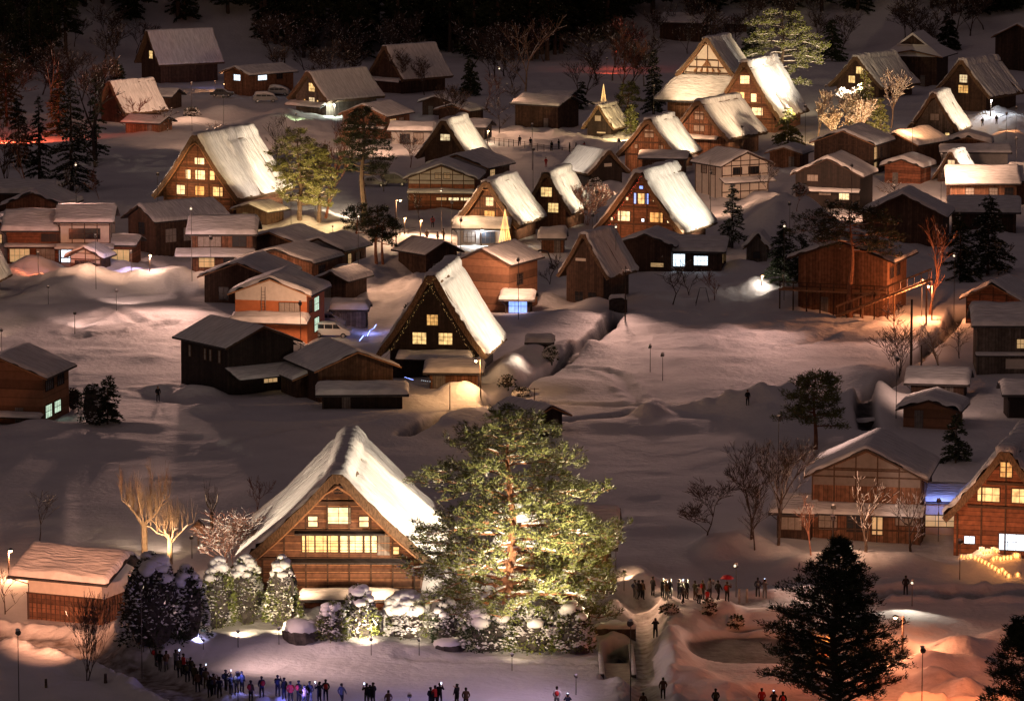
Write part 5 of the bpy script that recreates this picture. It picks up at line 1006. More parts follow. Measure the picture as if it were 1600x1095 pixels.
flood('added amber fill lamp in the yard right of the broad left farmhouse', 455, 378, 6, 430, 350, 1, 4200, (1, .5, .22), 110, blend=1)  # this and the next amber lamps are added to warm the village snow
flood('added amber fill lamp in the lane before the cone tree', 720, 408, 5, 800, 390, 1, 3600, (1, .5, .24), 110, blend=1)
flood('added amber fill lamp in the lane behind the upper right trees', 1425, 262, 7, 1400, 245, 1, 5200, (1, .46, .2), 110, blend=1)
flood('added fill lamp over the far road by the lantern bank', 1330, 912, 3.0, 1200, 960, 0, 5000, (1, .62, .46), 80, blend=1)  # added to brighten the road, no such pole is known
flood('small spotlight in the snow facing the lit shrubs left of the gate roof', 372, 1012, 1.0, 388, 980, 3.5, 3200, (1, .76, .48), 95, blend=.9)
flood('small spotlight in the snow facing the cone shaped shrub', 436, 1010, 1.0, 441, 978, 3.5, 2200, (1, .76, .48), 95, blend=.9)
flood('small spotlight in the snow facing the pointed shrub', 580, 1024, 1.0, 560, 996, 3, 2200, (1, .78, .52), 95, blend=.9)
flood('small spotlight in the snow facing the snow dome', 655, 1026, 1, 645, 998, 3, 1500, (1, .78, .52), 95, blend=.9)
flood('small spotlight in the snow facing the long hedge', 800, 1048, 1, 815, 1018, 3, 2000, (1, .76, .46), 90, blend=.9)
flood('cool spotlight beside the dark conical bush', 318, 1018, .5, 270, 1000, 2.5, 500, (.5, .5, 1), 110, blend=.9)
flood('added fill lamp among the roofs left of the orange house', 330, 462, 7, 420, 440, 3, 7540, (1, .53, .31), 110, blend=1)  # lamps among the houses from here on are added as ambient village fill
flood('added fill lamp in the yard before the orange house', 470, 560, 6, 440, 537, 3, 3770, (1, .53, .31), 110, blend=1)
flood('added fill lamp among the left street houses', 150, 452, 6.5, 140, 415, 3, 5220, (1, .53, .31), 120, blend=1)
flood('added fill lamp in the lane behind the tall brown house', 810, 500, 7, 770, 470, 3, 7569, (1, .55, .34), 110, blend=1)
flood('added fill lamp over the yards of the upper left houses', 570, 250, 8, 600, 215, 2, 18922, (1, .55, .34), 110, blend=1)
flood('added fill lamp over the right roofs, front side', 1330, 350, 8, 1340, 310, 3, 18922, (1, .55, .34), 120, blend=1)
flood('added fill lamp over the right roofs, beside the banded hall', 1470, 330, 8, 1500, 290, 3, 21025, (1, .55, .34), 120, blend=1)
flood('added fill lamp between the red fronted farmhouse and the white half timbered house', 1110, 350, 7, 1150, 306, 3, 14717, (1, .55, .34), 110, blend=1)
flood('added fill lamp on the slope above the highest left farmhouse', 300, 205, 8, 240, 160, 3, 13666, (1, .55, .34), 100, blend=1)
flood('added fill lamp beside the canal barn at the right', 1400, 655, 6, 1470, 640, 2, 2200, (1, .6, .45), 110, blend=1)
flood('added fill lamp before the half timbered gable house', 1300, 905, 5, 1350, 843, 3, 3770, (1, .53, .31), 110, blend=1)
flood('added fill lamp beside the lower left crowd facing the wide lawn', 222, 1062, 7, 640, 1035, 0, 11500, (1, .62, .56), 64, blend=1)  # this lamp and the next are added to brighten the lawn
flood('added fill lamp at the bottom edge facing the wide lawn', 985, 1128, 7, 640, 1055, 0, 6000, (.85, .56, .8), 80, blend=1)

# snow lanterns carved in the bank in front of the right edge farmhouse
LAN = [(1503 + 4.5 * i, 873 + .0 * i) for i in range(4)] + [(1524 + 5.2 * i, 879 + 2.4 * i) for i in range(11)] + [(1590, 902)] + [(1534 + 4.6 * i, 866 + .1 * i - .6 * i) for i in range(7)] + [(1552 + 5.5 * i, 878 - .9 * i) for i in range(8)] + [(1588, 872)]
def lantern_mesh():
    m = MB(); n = 9
    for i in range(n):
        a0, a1 = math.pi * i / n, math.pi * (i + 1) / n; m.tube((-.24 * math.cos(a0), 0, .34 * math.sin(a0)), (-.24 * math.cos(a1), 0, .34 * math.sin(a1)), .07, .07, 5)
    m.box(-.24, .24, .1, .16, 0, .34); return m
l0 = None
for i, (x, y) in enumerate(LAN):
    p = P(x, y)
    if l0 is None:
        l0 = root('snow_lantern', 'candle burning in an arched niche of packed snow on the lantern bank', 'snow lantern', p, 0, 'candle lanterns on the snow bank')
        lantern_mesh().build('niche', 'snow', l0); f = MB(); f.tube((0, -.05, 0), (0, -.05, .12), .05, .05, 6); f.tube((0, -.05, .12), (0, -.05, .34), .1, .02, 6); f.build('flame', 'flame', l0); r = l0
    else: r = copy_tree(l0); r.location = p
    if i % 3 == 0: light('POINT', p + Vector((0, -.35, .35)), 3, (1, .34, .07), r, size=.1, name='candle_light')
# illuminated cones and strings
def cone(label, px, by, ty, w_, power, strands=16):
    p = P(px, by); s = scale(p); Hh = hgt(p, ty); R_ = w_ / 2 / s; r = root('light_cone', label, 'light cone', p); a = MB(); a.tube((0, 0, -.3), (0, 0, Hh), .04); a.build('mast', 'steel', r); m = MB()
    for i in range(strands): t = 6.283 * i / strands; m.tube((R_ * math.cos(t), R_ * math.sin(t), .15), (0, 0, Hh), .035, .025, 4)
    m.build('light_strands', 'led_gold', r); light('POINT', p + Vector((0, -R_ - .4, Hh * .35)), power, (1, .6, .28), r, size=.3); return r
cone('cone shaped Christmas tree of gold light strands beside the low shop', 789, 388, 326, 22, 420)
cone('small distant cone of gold light behind the little thatched hut', 943, 160, 131, 8, 60, 10)
def string(label, pts, col, rad=.035, h=.35, power=0, lc=(1, 1, 1)):
    q = [P(x, y) + Vector((0, 0, h)) for x, y in pts]; r = root('light_string', label, 'light string', q[0]); m = MB()
    for a, b in zip(q[:-1], q[1:]): m.tube(a - q[0], b - q[0], rad, rad, 4)
    m.build('wire', 'pole_wood', r); e = MB()
    for a, b in zip(q[:-1], q[1:]):
        k = max(2, int((b - a).length / .3))
        for i in range(k): e.blob(tuple(a.lerp(b, i / k) - q[0] + Vector((0, 0, .04))), .045, 0, 5, i)
    e.build('bulbs', col, r)
    if power: light('POINT', q[len(q) // 2] + Vector((0, 0, .5)), power, lc, r, size=.4)
string('zigzag string of blue lights on the snow left of the dark farmhouse', [(562,538),(568,530),(574,530),(578,522),(584,519),(588,512)], 'led_blue', power=90, lc=(.3, .35, 1))
string('short blue light trail behind the pale glowing shed, left piece', [(633,602),(640,604),(647,606)], 'led_blue', h=.8)
string('short blue white light trail on the lit snow heap, right piece', [(659,607),(668,608),(676,609)], 'glow_white', h=.8)
string('light string along the orange lit snow at the upper right', [(1562,187),(1575,186),(1590,186),(1603,187)], 'glow_white', h=.4)
string('row of lights on the eave of the far right farmhouse', [(1556,158),(1566,156),(1578,154)], 'glow_blue', h=2.6)
def gable_bulbs(label, ax, ay, by, wpx, yaw, col, side=(-1, 1)):
    p = PB(ax, by); s = scale(p); r = root('rim_bulbs', label, 'fairy lights', p, yaw); W = wpx / s; hr = hgt(p, ay) - .55; m = MB(); rr = random.Random(9); wi = MB()
    for sg in side:
        pr = None
        for i in range(64):
            t = i / 63; x = sg * (W / 2 * t * .93) * 1.0 - sg * .55; z = 2.6 + (hr - 2.6) * (1 - t) - .7 + rr.uniform(-.2, .2); q = Vector((x + rr.uniform(-.1, .1), -1.12, z)); m.blob(tuple(q), rr.uniform(.015, .032), 0, 4, i)
            if pr is not None: wi.tube(pr, q, .015, .015, 3)
            pr = q
    wi.build('wire', 'pole_wood', r); m.build('bulbs', col, r)
    light('POINT', p + Vector((W * .5, -1.6, 3.5)), 90, (1, .6, .3), r, size=.5)
gable_bulbs('added gold bulbs for the lit straw rim on both gable edges of the dark farmhouse', 676, 416, 592, 178, 9, 'led_gold')  # glowing bulbs added in place of straw lit golden along the rim
gable_bulbs('red orange fairy lights on the left gable edge of the red fronted farmhouse', 1000, 260, 400, 152, 21, 'red_light', (-1,))
# ------------------------------------------------------------------ people
def person_mesh(pose, jacket, legs, seed):
    J = {}; E = []
    def v(n, p, r, par=None, lab=None):
        J[n] = (Vector(p), r); 
        if par: E.append((par, n, lab))
    v('pel', (0, 0, .93), (.155, .125)); v('waist', (0, 0, 1.1), (.15, .12), 'pel', 'j'); v('chest', (0, 0, 1.3), (.18, .135), 'waist', 'j'); v('nk', (0, .0, 1.47), (.062, .062), 'chest', 'j')
    v('hd0', (0, -.01, 1.56), (.085, .095), 'nk', 's'); v('hd1', (0, -.01, 1.66), (.088, .1), 'hd0', 'h'); v('hd2', (0, 0, 1.72), (.055, .06), 'hd1', 'h')
    A = {'stand': [((.25, .02, 1.16), (.2, -.1, .95), (.17, -.16, .9))] * 2, 'photo': [((.26, -.14, 1.2), (.1, -.32, 1.44), (.07, -.36, 1.53))] * 2,
         'walk': [((.26, .08, 1.15), (.24, .02, .92), (.23, -.02, .84)), ((.26, -.08, 1.15), (.23, -.2, .95), (.22, -.26, .88))], 'point': [((.26, .02, 1.16), (.22, -.1, .94), (.2, -.16, .88)), ((.27, -.14, 1.2), (.14, -.34, 1.4), (.1, -.4, 1.46))]}[pose]
    Lg = {'walk': [((.1, -.16, .5), (.11, -.14, .1)), ((.1, .03, .5), (.11, .22, .14))]}.get(pose, [((.11, -.02, .5), (.12, .02, .1))] * 2)
    for i, sg in enumerate((1, -1)):
        n = str(i); e, w_, h = A[i]; f = lambda q: (q[0] * sg, q[1], q[2])
        v('sh' + n, f((.17, 0, 1.4)), (.075, .075), 'chest', 'j'); v('el' + n, f(e), (.06, .06), 'sh' + n, 'j'); v('wr' + n, f(w_), (.043, .043), 'el' + n, 'j'); v('hn' + n, f(h), (.034, .02), 'wr' + n, 's')
        k, a = Lg[i]; v('hp' + n, f((.09, 0, .86)), (.1, .1), 'pel', 'j'); v('kn' + n, f(k), (.07, .07), 'hp' + n, 'l'); v('an' + n, f(a), (.052, .052), 'kn' + n, 'l'); v('to' + n, f((a[0], a[1] - .14, a[2] - .05)), (.05, .042), 'an' + n, 'b')
    names = list(J); idx = {k: i for i, k in enumerate(names)}; me = bpy.data.meshes.new('tmp'); me.from_pydata([J[k][0] for k in names], [(idx[a], idx[b]) for a, b, _ in E], [])
    o = bpy.data.objects.new('tmp', me); C.objects.link(o); sk = o.modifiers.new('s', 'SKIN'); o.modifiers.new('u', 'SUBSURF').levels = 1
    for i, k in enumerate(names): me.skin_vertices[0].data[i].radius = J[k][1]; me.skin_vertices[0].data[i].use_root = k == 'pel'
    dg = bpy.context.evaluated_depsgraph_get(); ev = o.evaluated_get(dg); out = bpy.data.meshes.new_from_object(ev); bpy.data.objects.remove(o)
    m = MB(); m.v = [tuple(q.co) for q in out.vertices]
    seg = [(J[a][0], J[b][0], l) for a, b, l in E]; ix = dict(j=0, l=1, s=2, h=3, b=4)
    for pl in out.polygons:
        c = pl.center; best = None
        for a, b, l in seg:
            ab = b - a; t = max(0, min(1, (c - a).dot(ab) / ab.length_squared)); d = (c - a - ab * t).length
            if best is None or d < best[0]: best = (d, l)
        l = best[1]
        if c.z > 1.5 and abs(c.x) < .12 and c.y > -.2 and l in 'sh': l = 's' if (c.y < -.045 and c.z < 1.66) else 'h'
        m.f.append(tuple(pl.vertices)); m.m.append(ix[l])
    for i, sg in enumerate((1, -1)):            # five fingers on each hand, nose and ears
        h = J['hn' + str(i)][0]; w_ = J['wr' + str(i)][0]; d = (h - w_).normalized(); sd = d.cross(Vector((0, 1, 0))).normalized()
        for k, (o_, L) in enumerate(((-.027, .07), (-.009, .08), (.009, .078), (.027, .06))):
            b = h + sd * o_; c = b + d * L * .55; e = c + (d + Vector((-sg * .8, 0, 0))).normalized() * L * .45; m.tube(b, c, .009, .008, 5, 2); m.tube(c, e, .008, .006, 5, 2)
        m.tube(w_.lerp(h, .5), w_.lerp(h, .5) + (d + Vector((-sg, -.3, 0))).normalized() * .06, .01, .008, 5, 2)
        m.blob((sg * .09, -.005, 1.61), .022, 2, 6, 1, (.5, 1, 1.3))
    m.tube((0, -.1, 1.63), (0, -.125, 1.6), .012, .016, 5, 2); m.blob((0, .02, 1.68), .115, 3, 8, seed, (.9, 1, .75))
    bpy.data.meshes.remove(out); return m
_pm = {}
def person(label, x, y, pose='stand', jacket='black', legs='black', face=180, h=1.68, group='visitors'):
    key = (pose, jacket, legs); p = P(x, y)
    if key not in _pm:
        mb = person_mesh(pose, jacket, legs, len(_pm)); o = mb.build('person', ['cloth_' + jacket, 'cloth_' + legs, 'skin', 'hair', 'tyre'], None, True); _pm[key] = o.data
    else: o = link('person', _pm[key])
    o.location = p - Vector((0, 0, .03)); o.rotation_euler = (0, 0, R(face)); k = h / 1.75; o.scale = (k * 1.1, k * 1.15, k); tag(o, label, 'person', group)
    if len(label) % 3 == 0:
        m = MB(); m.blob((0, .2, 1.22), .2, 0, 8, 5, (.8, .6, 1.15)); m.build('backpack', 'cloth_' + ('red', 'grey', 'navy', 'olive')[len(label) % 4], o, True)
    return o, p
ORD = 'first second third fourth fifth sixth seventh eighth ninth tenth eleventh twelfth thirteenth fourteenth fifteenth sixteenth seventeenth eighteenth nineteenth twentieth'.split()
crowd = [(244,1047,'stand','grey','grey'),(260,1050,'stand','brown','grey'),(275,1052,'photo','grey','navy'),(287,1058,'stand','red','black'),(298,1060,'photo','black','navy'),(304,1074,'stand','olive','black'),(314,1070,'photo','navy','black'),
         (322,1080,'stand','brown','olive'),(334,1088,'photo','brown','black'),(353,1080,'photo','black','black'),(370,1083,'stand','olive','black'),(378,1082,'stand','navy','black')]
crowd += [(250,1052,'walk','black','grey'),(281,1062,'stand','olive','black'),(293,1068,'stand','black','black'),(309,1082,'stand','brown','black'),(328,1090,'stand','black','black'),(343,1093,'stand','navy','black'),(361,1088,'walk','grey','black')]
crowd.sort()
for i, (x, y, po, j, l) in enumerate(crowd):
    person('%s person from the left on the lower left path, %s coat%s' % (ORD[i], j, ', arms raised' if po == 'photo' else ''), x, y, po, j, l, 170 + 25 * ((i * 7) % 5 - 2), group='crowd on the lower left path')
crowd2 = [(409,1094,'stand','navy','black'),(434,1094,'photo','black','black'),(444,1095,'stand','black','navy'),(454,1099,'stand','red','black'),(467,1097,'stand','black','black'),(484,1102,'stand','black','grey'),(499,1100,'photo','navy','black'),(509,1101,'stand','black','black'),(534,1101,'walk','grey','black'),
          (573,1105,'photo','black','grey'),(583,1104,'stand','black','black'),(607,1112,'walk','brown','black'),(673,1110,'stand','black','black'),(687,1107,'photo','black','navy'),(714,1106,'point','black','black'),(728,1108,'stand','brown','black')]
crowd2 += [(392,1098,'stand','brown','black'),(476,1106,'stand','brown','black'),(578,1110,'stand','navy','grey'),(680,1112,'stand','red','black')]
crowd2.sort()
for i, (x, y, po, j, l) in enumerate(crowd2):
    person('%s person from the left along the bottom edge, %s coat%s' % (ORD[i], j, ', taking a picture' if po == 'photo' else ''), x, y, po, j, l, 185 + 20 * ((i * 3) % 5 - 2), group='people along the bottom edge')
for x, y, po, j, l, lb in [(870,1112,'stand','white','grey','person in a pale coat and red hat light at the bottom centre'),(887,1118,'photo','navy','black','person with a raised bright screen at the bottom centre'),(1005,1118,'stand','brown','black','person at the bottom where the narrow path ends'),
                           (1036,1094,'walk','brown','black','person walking beside the mound at the foot of the narrow path'),(1118,1112,'stand','black','black','dark person near the bottom edge right of the mound'),(1190,1112,'stand','red','black','person in reddish clothes at the bottom edge, left of the pair'),
                           (1209,1115,'photo','black','black','left one of two dark people at the bottom edge beside the black conifer'),(1223,1116,'stand','black','black','right one of two dark people at the bottom edge beside the black conifer'),
                           (1024,997,'photo','black','black','lone person taking a photo on the narrow path by the sunken channel'),(1168,634,'stand','black','black','lone dark figure standing in the central snowfield'),
                           (1415,932,'stand','black','black','lone person on the far road right of the black conifer top'),(1184,934,'stand','navy','black','left one of the two people on the road beyond the pillars'),(1195,935,'photo','grey','grey','right one of the two people on the road beyond the pillars'),
                           (853,262,'stand','red','red','tiny person in red on the snow below the path figures'),(1535,200,'stand','black','navy','left one of two tiny people before the orange lit snow heap'),(1557,198,'stand','black','black','right one of two tiny people before the orange lit snow heap'),
                           (1105,941,'stand','red','red','child in bright red near the umbrella on the road'),(247,628,'stand','black','black','small dark standing shape on the snow heap left of the black house')]:
    person(lb, x, y, po, j, l, 180 if y > 700 else 20, h=1.1 if 'child' in lb else 1.68, group=None)
crowd3 = [(992,939,'stand','grey','grey'),(1004,939,'stand','brown','black'),(1020,935,'stand','black','black'),(1035,935,'photo','black','black'),(1047,936,'stand','navy','black'),(1061,936,'photo','black','navy'),(1073,936,'stand','black','black'),(1086,939,'stand','olive','brown'),(1098,937,'stand','olive','black'),(1109,937,'photo','grey','black'),(1122,938,'walk','black','black')]
crowd3 += [(998,944,'walk','black','black'),(1041,942,'stand','brown','grey'),(1067,943,'walk','grey','black'),(1092,945,'stand','white','black')]
crowd3.sort()
for i, (x, y, po, j, l) in enumerate(crowd3):
    person('%s person from the left in the row on the road behind the mounds, %s coat' % (ORD[i], j), x, y, po, j, l, 170 + 20 * ((i * 5) % 5 - 2), group='row of people on the road')
u, up = person('person under a red umbrella at the right end of the road row', 1136, 940, 'point', 'brown', 'black', 150, group=None)
r = root('umbrella', 'open red umbrella held over a person on the road', 'umbrella', up); m = MB(); m.tube((-.1, -.1, 1.2), (0, 0, 2.15), .012); m.build('shaft', 'steel', r)
m = MB(); n = 8; vs = [(0, 0, 2.2)] + [(.36 * math.cos(6.283 * i / n), .36 * math.sin(6.283 * i / n), 2.1) for i in range(n)] + [(.58 * math.cos(6.283 * i / n), .58 * math.sin(6.283 * i / n), 1.9) for i in range(n)]
m.add(vs, [(0, 1 + i, 1 + (i + 1) % n) for i in range(n)] + [(1 + i, 9 + i, 9 + (i + 1) % n, 1 + (i + 1) % n) for i in range(n)]); m.build('canopy', 'umbrella_red', r)
far = [(812,232),(829,233),(862,237),(873,236),(890,239),(900,239),(913,240)]
for i, (x, y) in enumerate(far):
    person('%s tiny figure from the left on the fenced path in the upper middle' % ORD[i], x, y, 'stand', 'red' if i == 6 else 'black', 'black', 20 * i, group='tiny figures on the upper path')
for i, (x, y, j) in enumerate([(667,378,'brown'),(684,382,'grey'),(693,376,'brown'),(676,356,'red'),(662,388,'navy'),(686,398,'black')]):
    person('%s figure from the top among those standing on the orange lit plaza, %s coat' % (ORD[[2,3,1,0,4,5].index(i) if 0 else i], j), x, y, 'stand', j, 'black', 60 * i, group='people on the plaza')
k = 0
for lb, x, y in [('glowing phone held up in the lower left crowd, beside the red coat', 275, 1052), ('glowing phone held up near the middle of the lower left crowd', 314, 1070), ('glowing phone at the end of the lower left crowd', 353, 1080), ('glowing phone held up at the bottom edge, among the left group', 499, 1100),
                 ('glowing phone of the pair at the bottom edge centre left', 573, 1105), ('glowing phone held up at the bottom edge centre', 687, 1107), ('bright screen held up at the bottom centre by a dark person', 887, 1118), ('glowing phone held up in the row on the road', 1061, 936), ('glowing phone on the road beyond the pillars', 1195, 935), ('glowing phone of the dark pair beside the black conifer', 1209, 1115)]:
    o = MB(); o.box(-.04, .04, -.006, .006, -.075, .075); q = o.build('phone', 'phone'); a = [b for b in C.objects if b.name.startswith('person') and (b.location - P(x, y)).length < .3]
    th = a[0].rotation_euler[2] if a else math.pi; d = Vector((math.sin(th), -math.cos(th), 0)); q.location = P(x, y) + d * .44 + Vector((0, 0, 1.52)); q.rotation_euler = (.15, 0, th); tag(q, lb, 'phone')
# ------------------------------------------------------------------ vehicles
def car(label, px, by, L=4.6, Hh=1.8, paint='car_white', yaw=0., snow=.0, van=True, name='parked_car', cat='car'):
    p = P(px, by); r = root(name, label, cat, p, yaw); w_ = .85; h = L / 2
    prof = [(-h, .35), (-h, .95), (-h + .12, 1.15), (-h + .45, Hh - .12), (-h + .9, Hh), (h - 1.9, Hh), (h - .75, 1.12), (h - .1, .9), (h, .7), (h, .35)] if van else [(-h, .35), (-h, .85), (-h + .7, .95), (-h + 1.2, Hh), (h - 1.9, Hh), (h - 1.2, .95), (h - .1, .8), (h, .6), (h, .35)]
    m = MB(); m.prism(prof, -w_, w_); b = m.build('body', paint, r); bv = b.modifiers.new('bevel', 'BEVEL'); bv.width = .08; bv.segments = 2; bv.limit_method = 'ANGLE'
    z0, z1 = (1.12, Hh - .18) if van else (.98, Hh - .12); a0, a1 = (-h + .55, h - 1.1) if van else (-h + 1.15, h - 1.6)
    for sg in (-1, 1):
        for i in range(3): g = MB(); x0 = a0 + (a1 - a0) * i / 3 + .04; x1 = a0 + (a1 - a0) * (i + 1) / 3 - .04; g.prism([(x0, z0), (x1, z0), (x1 - (.45 if i == 2 else 0), z1), (x0 + (.1 if i == 0 else 0), z1)], sg * (w_ + .004) - .01, sg * (w_ + .004) + .01); g.build('side_window', 'glass_dark', r)
    for sx in (-1, 1):
        for sy in (-1, 1):
            t = MB(); t.tube((sx * (h - .85), sy * (w_ - .14), .32), (sx * (h - .85), sy * (w_ + .02), .32), .32, .32, 14); o = t.build('wheel', 'tyre', r); q = MB(); q.tube((sx * (h - .85), sy * (w_ + .021), .32), (sx * (h - .85), sy * (w_ + .035), .32), .2, .18, 10); q.build('rim', 'rim', o)
    for sy in (-1, 1): q = MB(); q.box(h - .14, h + .012, sy * .62 - .14, sy * .62 + .14, .66, .82); q.build('headlight', 'rim', r)
    if snow:
        def S(U, V):
            x = -h + .3 + (L - .6) * U; z = np.interp(x, [a for a, b_ in prof[1:-1]], [b_ for a, b_ in prof[1:-1]]); n = np.zeros(U.shape + (3,)); n[..., 2] = 1; return np.stack([x, -w_ + 2 * w_ * V, z], -1), n
        snow_on('snow_cover', S, L, 2 * w_, snow, r, int(px), edge=.35)
    return r
car('white minivan parked beside the orange house', 519, 527, yaw=8, snow=.04)
car('pale car hidden behind the white minivan', 512, 510, 4.5, 1.7, 'car_grey', 8, .1)
car('dark car by the lit carport at the upper left', 347, 152, 4.4, 1.5, 'car_dark', 4, .12, False)
car('snow buried car right of the lit carport', 414, 160, 4.6, 1.6, 'car_grey', -8, .5)
car('snow covered car at the foot of the green gabled farmhouse, nearest its pent roof', 436, 150, 4.4, 1.6, 'car_grey', 10, .5)
car('grey parked car near the thin trunk of the tall dark pine', 583, 292, 4.3, 1.5, 'car_grey', 4, .3, False)
car('dark parked van beneath the low roofed hall, right of the grey car', 616, 290, 4.3, 1.9, 'car_dark', 4, .3)
car('small white truck half hidden by snow below the minivan', 458, 552, 3.4, 1.6, 'car_white', 0, .25)
# small excavator parked by the tall brown house
r = root('excavator', 'small green excavator with a folded arm beside the narrow wooden barn', 'excavator', P(812, 428), 0)
for sy in (-.7, .7): t = MB(); t.prism([(-1.1, .0), (1.1, .0), (1.3, .25), (1.1, .5), (-1.1, .5), (-1.3, .25)], sy - .2, sy + .2); t.build('track', 'tyre', r)
t = MB(); t.box(-1.2, .9, -.8, .8, .6, 1.3); t.build('body', 'excavator_green', r); t = MB(); t.prism([(-.1, 1.3), (.9, 1.3), (.7, 2.5), (-.1, 2.5)], -.75, .1); o = t.build('cab', 'excavator_green', r)
t = MB(); t.prism([(.0, 1.5), (.8, 1.5), (.64, 2.35), (.0, 2.35)], -.765, -.755); t.build('cab_window', 'glow_green', o)
t = MB(); t.tube((.9, .3, 1.2), (2.6, .3, 2.9), .14, .12, 5); t.tube((2.6, .3, 2.9), (3.6, .3, 2.7), .12, .1, 5); t.tube((3.6, .3, 2.7), (4.2, .3, 1.1), .1, .08, 5); o = t.build('arm', 'steel', r); t = MB(); t.prism([(4.0, 1.1), (4.5, 1.0), (4.4, .4), (3.9, .5)], .05, .55); t.build('bucket', 'steel', o)

# ------------------------------------------------------------------ raised deck house with outside stairs
r = H('large brown house on stilts with a deck and outside stairs, behind the tall thin pine', 1316, 488, 11.2, 9, 6.6, 2.4, 'y', 20, 'wood_brown', snow=.3, over=1.2, name='deck_house', rw=[(2,4.2,1.6,1.3,'dark'),(5,4.2,1.6,1.3,'dark')], seed=3)
m = MB(); m.box(-7.4, 6.4, -2.2, -.02, 2.6, 2.8); m.build('deck', 'beam_light', r)
for i in range(9): x = -7.3 + i * 1.7; m = MB(); m.tube((x, -2.1, -1), (x, -2.1, 3.7), .1, .09, 5); m.build('post', 'beam', r)
m = MB(); m.box(-7.4, 6.4, -2.16, -2.08, 3.6, 3.7); m.box(-7.4, 6.4, -2.16, -2.08, 3.15, 3.22); m.build('railing', 'beam', r)
m = MB(); n = 26
for i in range(n):
    t = i / n; m.box(.2 + 11.6 * t, .2 + 11.6 * t + .5, -3.5, -2.25, -.1 + 5.0 * t, .12 + 5.0 * t)
for z in (-.3, .9): m.add([(.2, -3.55, z + .1), (12, -3.55, z + 5.2), (12, -3.55, z + 5.45), (.2, -3.55, z + .35), (.2, -3.5, z + .1), (12, -3.5, z + 5.2), (12, -3.5, z + 5.45), (.2, -3.5, z + .35)], [(0,1,2,3),(7,6,5,4),(3,2,6,7),(0,4,5,1)])
for i in range(14): x = .4 + i * .86; z = 5.0 * (x - .2) / 11.6; m.box(x, x + .08, -3.6, -3.5, z, z + 1.1)
m.build('stairs', 'beam_light', r)
for i, x in enumerate((3.5, 7.4, 11.4)): m = MB(); m.tube((x, -3.4, -1), (x, -3.4, 5.0 * (x - .2) / 11.6), .13, .12, 6); m.build('stair_post', 'beam_light', r)
oh_ = [o for o in C.objects if 'orange walled' in str(o.get('label'))][0]
m = MB(); [m.tube((x, -.25, -.2), (x, -.1, 6.6), .04) for x in (-1.1, -.65)]; [m.tube((-1.1, -.2, .1 + .35 * i), (-.65, -.2, .1 + .35 * i), .025) for i in range(18)]; m.build('ladder', 'steel', oh_)
# lattice on the storehouse
sh = [o for o in C.objects if o.name.startswith('storehouse')][0]
m = MB(); m.box(-3.44, 3.44, -.06, -.002, -1, 2.3); m.box(3.402, 3.46, 0, 5.4, -1, 2.3); m.build('cladding', 'board', sh)
m = MB()
for i in range(17): x = -3.4 + 6.8 * i / 16; m.box(x - .04, x + .04, -.11, -.062, -1, 2.3)
for i in range(13): y = .1 + 5.2 * i / 12; m.box(3.462, 3.51, y - .04, y + .04, -1, 2.3)
m.box(-3.5, 3.5, -.14, -.005, 2.301, 2.4); m.build('battens', 'beam', sh)
# fences, walls, channel, bird house, swing frame, boulders
def fence(label, pts, h=.9, mt='pole_wood', step=1.6):
    q = [P(x, y) for x, y in pts]; r = root('fence', label, 'fence', q[0]); m = MB()
    for a, b in zip(q[:-1], q[1:]):
        n = max(1, int((b - a).length / step))
        for i in range(n): c = a.lerp(b, i / n) - q[0]; o = MB(); o.tube(c + Vector((0, 0, -.4)), c + Vector((0, 0, h)), .05, .05, 5); o.build('post', mt, r)
        for z in (.5, .85): m.tube(a - q[0] + Vector((0, 0, h * z)), b - q[0] + Vector((0, 0, h * z)), .03, .03, 4)
    m.build('rail', mt, r)
fence('low dark fence along the upper path with tiny figures', [(765,224),(810,229),(860,236),(915,243)])
fence('short handrail across the plaza in front of the clipped pines', [(600,372),(625,368),(650,364)], .9)
def boxthing(label, px, by, dims, mt, name, cat, snow=.3, yaw=0):
    p = P(px, by); r = root(name, label, cat, p, yaw); a, b, h = dims; m = MB(); m.box(-a/2, a/2, 0, b, -.8, h); m.build('wall', mt, r)
    def S(U, V): n = np.zeros(U.shape + (3,)); n[..., 2] = 1; return np.stack([-a/2 - .05 + (a + .1) * U, -.05 + (b + .1) * V, U * 0 + h - .01], -1), n
    if snow: snow_on('snow_cover', S, a, b, snow, r, int(px), edge=.3)
    return r
boxthing('dark rim wall on the left side of the sunken channel', 941, 1060, (.3, 11, .25), 'stone', 'channel_wall', 'wall', .16)
boxthing('dark rim wall on the right side of the sunken channel', 991, 1060, (.3, 11, .25), 'stone', 'channel_wall', 'wall', .16)
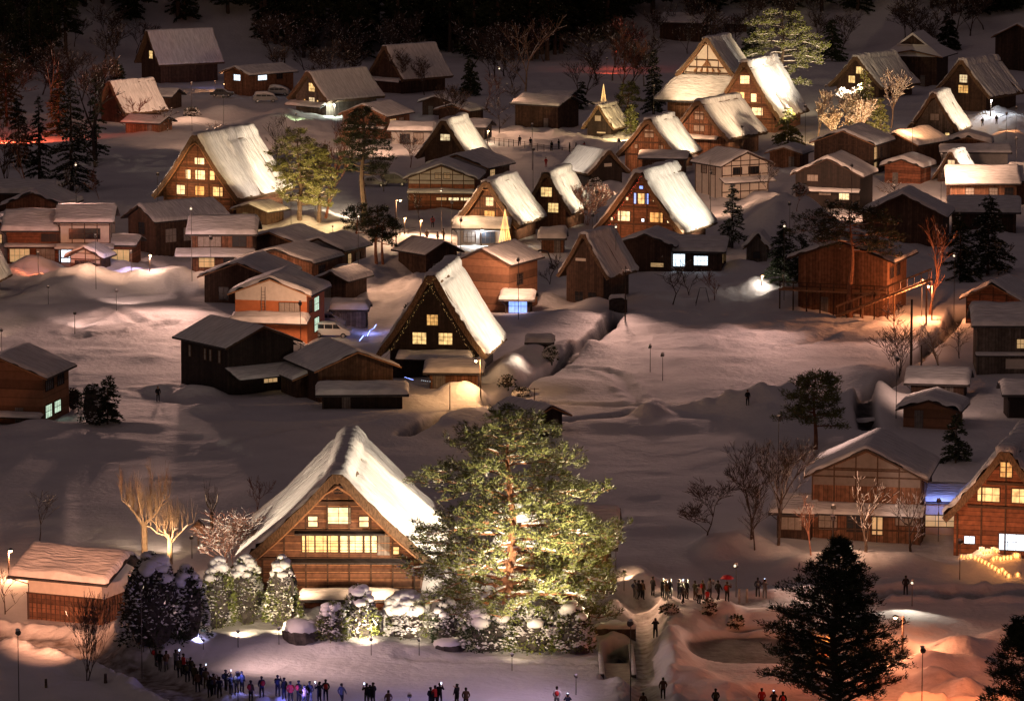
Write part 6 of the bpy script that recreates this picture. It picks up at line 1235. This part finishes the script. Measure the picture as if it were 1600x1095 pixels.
p = P(966, 1058); m = MB(); m.box(-1.1, 1.1, 0, 11, -.05, 0); o = m.build('channel_water', 'slush'); o.location = (p.x, p.y, float(hill(p.x, p.y)) - .9); o['kind'] = 'structure'
boxthing('small footbridge slab heaped with snow over the dark brook by the road', 962, 992, (3.2, 1.4, .25), 'stone', 'footbridge', 'bridge', .35)
boxthing('snow topped plank bridge across the canal on the right', 1356, 668, (5, 1, .5), 'pole_wood', 'footbridge', 'bridge', .4)
boxthing('snow capped stone box at the top end of the long canal', 966, 492, (2.2, 1.6, 1.5), 'stone', 'sluice_box', 'sluice', .5)
r = root('bird_house', 'little wooden bird house on a post left of the largest farmhouse', 'bird house', P(310, 852)); m = MB(); m.tube((0, 0, -.4), (0, 0, 1.1), .06); m.build('post', 'pole_wood', r); m = MB(); m.prism([(-.4, 1.1), (.4, 1.1), (.4, 1.7), (0, 2.1), (-.4, 1.7)], -.35, .35); m.build('box', 'wood_brown', r); m = MB(); m.prism([(-.6, 1.55), (0, 2.15), (.6, 1.55), (.6, 1.63), (0, 2.26), (-.6, 1.63)], -.5, .5); m.build('roof', 'beam', r)
r = root('swing_frame', 'thin metal swing frame half sunk in the snow before the village', 'swing frame', P(1098, 474)); m = MB(); [m.tube((a, b, -.3), (a * .4, 0, 1.9), .04) for a in (-.9, .9) for b in (-.6, .6)]; m.tube((-.4, 0, 1.9), (.4, 0, 1.9), .04); m.build('frame', 'steel', r)
def boulder(label, px, by, rx, h, seed):
    p = P(px, by); r = root('boulder', label, 'boulder', p); m = MB(); m.blob((0, 0, h * .2), 1, 0, 10, seed, (rx, rx * .8, h * .7)); m.build('rock', 'stone', r); m = MB(); m.blob((0, .05, h * .55), 1, 0, 12, seed + 3, (rx * .95, rx * .8, h * .55)); m.build('snow_cap', 'snow', r, True)
boulder('snow capped boulder left of the green shrub with two snow balls', 470, 1000, 1.5, 1.5, 1)
boulder('white snow covered boulder standing apart on the lawn edge', 486, 1000, .9, 1.3, 2)
boulder('dark wet boulder below the speckled round shrub', 702, 1014, 1.3, .8, 3)
boulder('snow hooded boulder at the end of the long hedge, near the lamp', 905, 1020, .9, 1.0, 4)
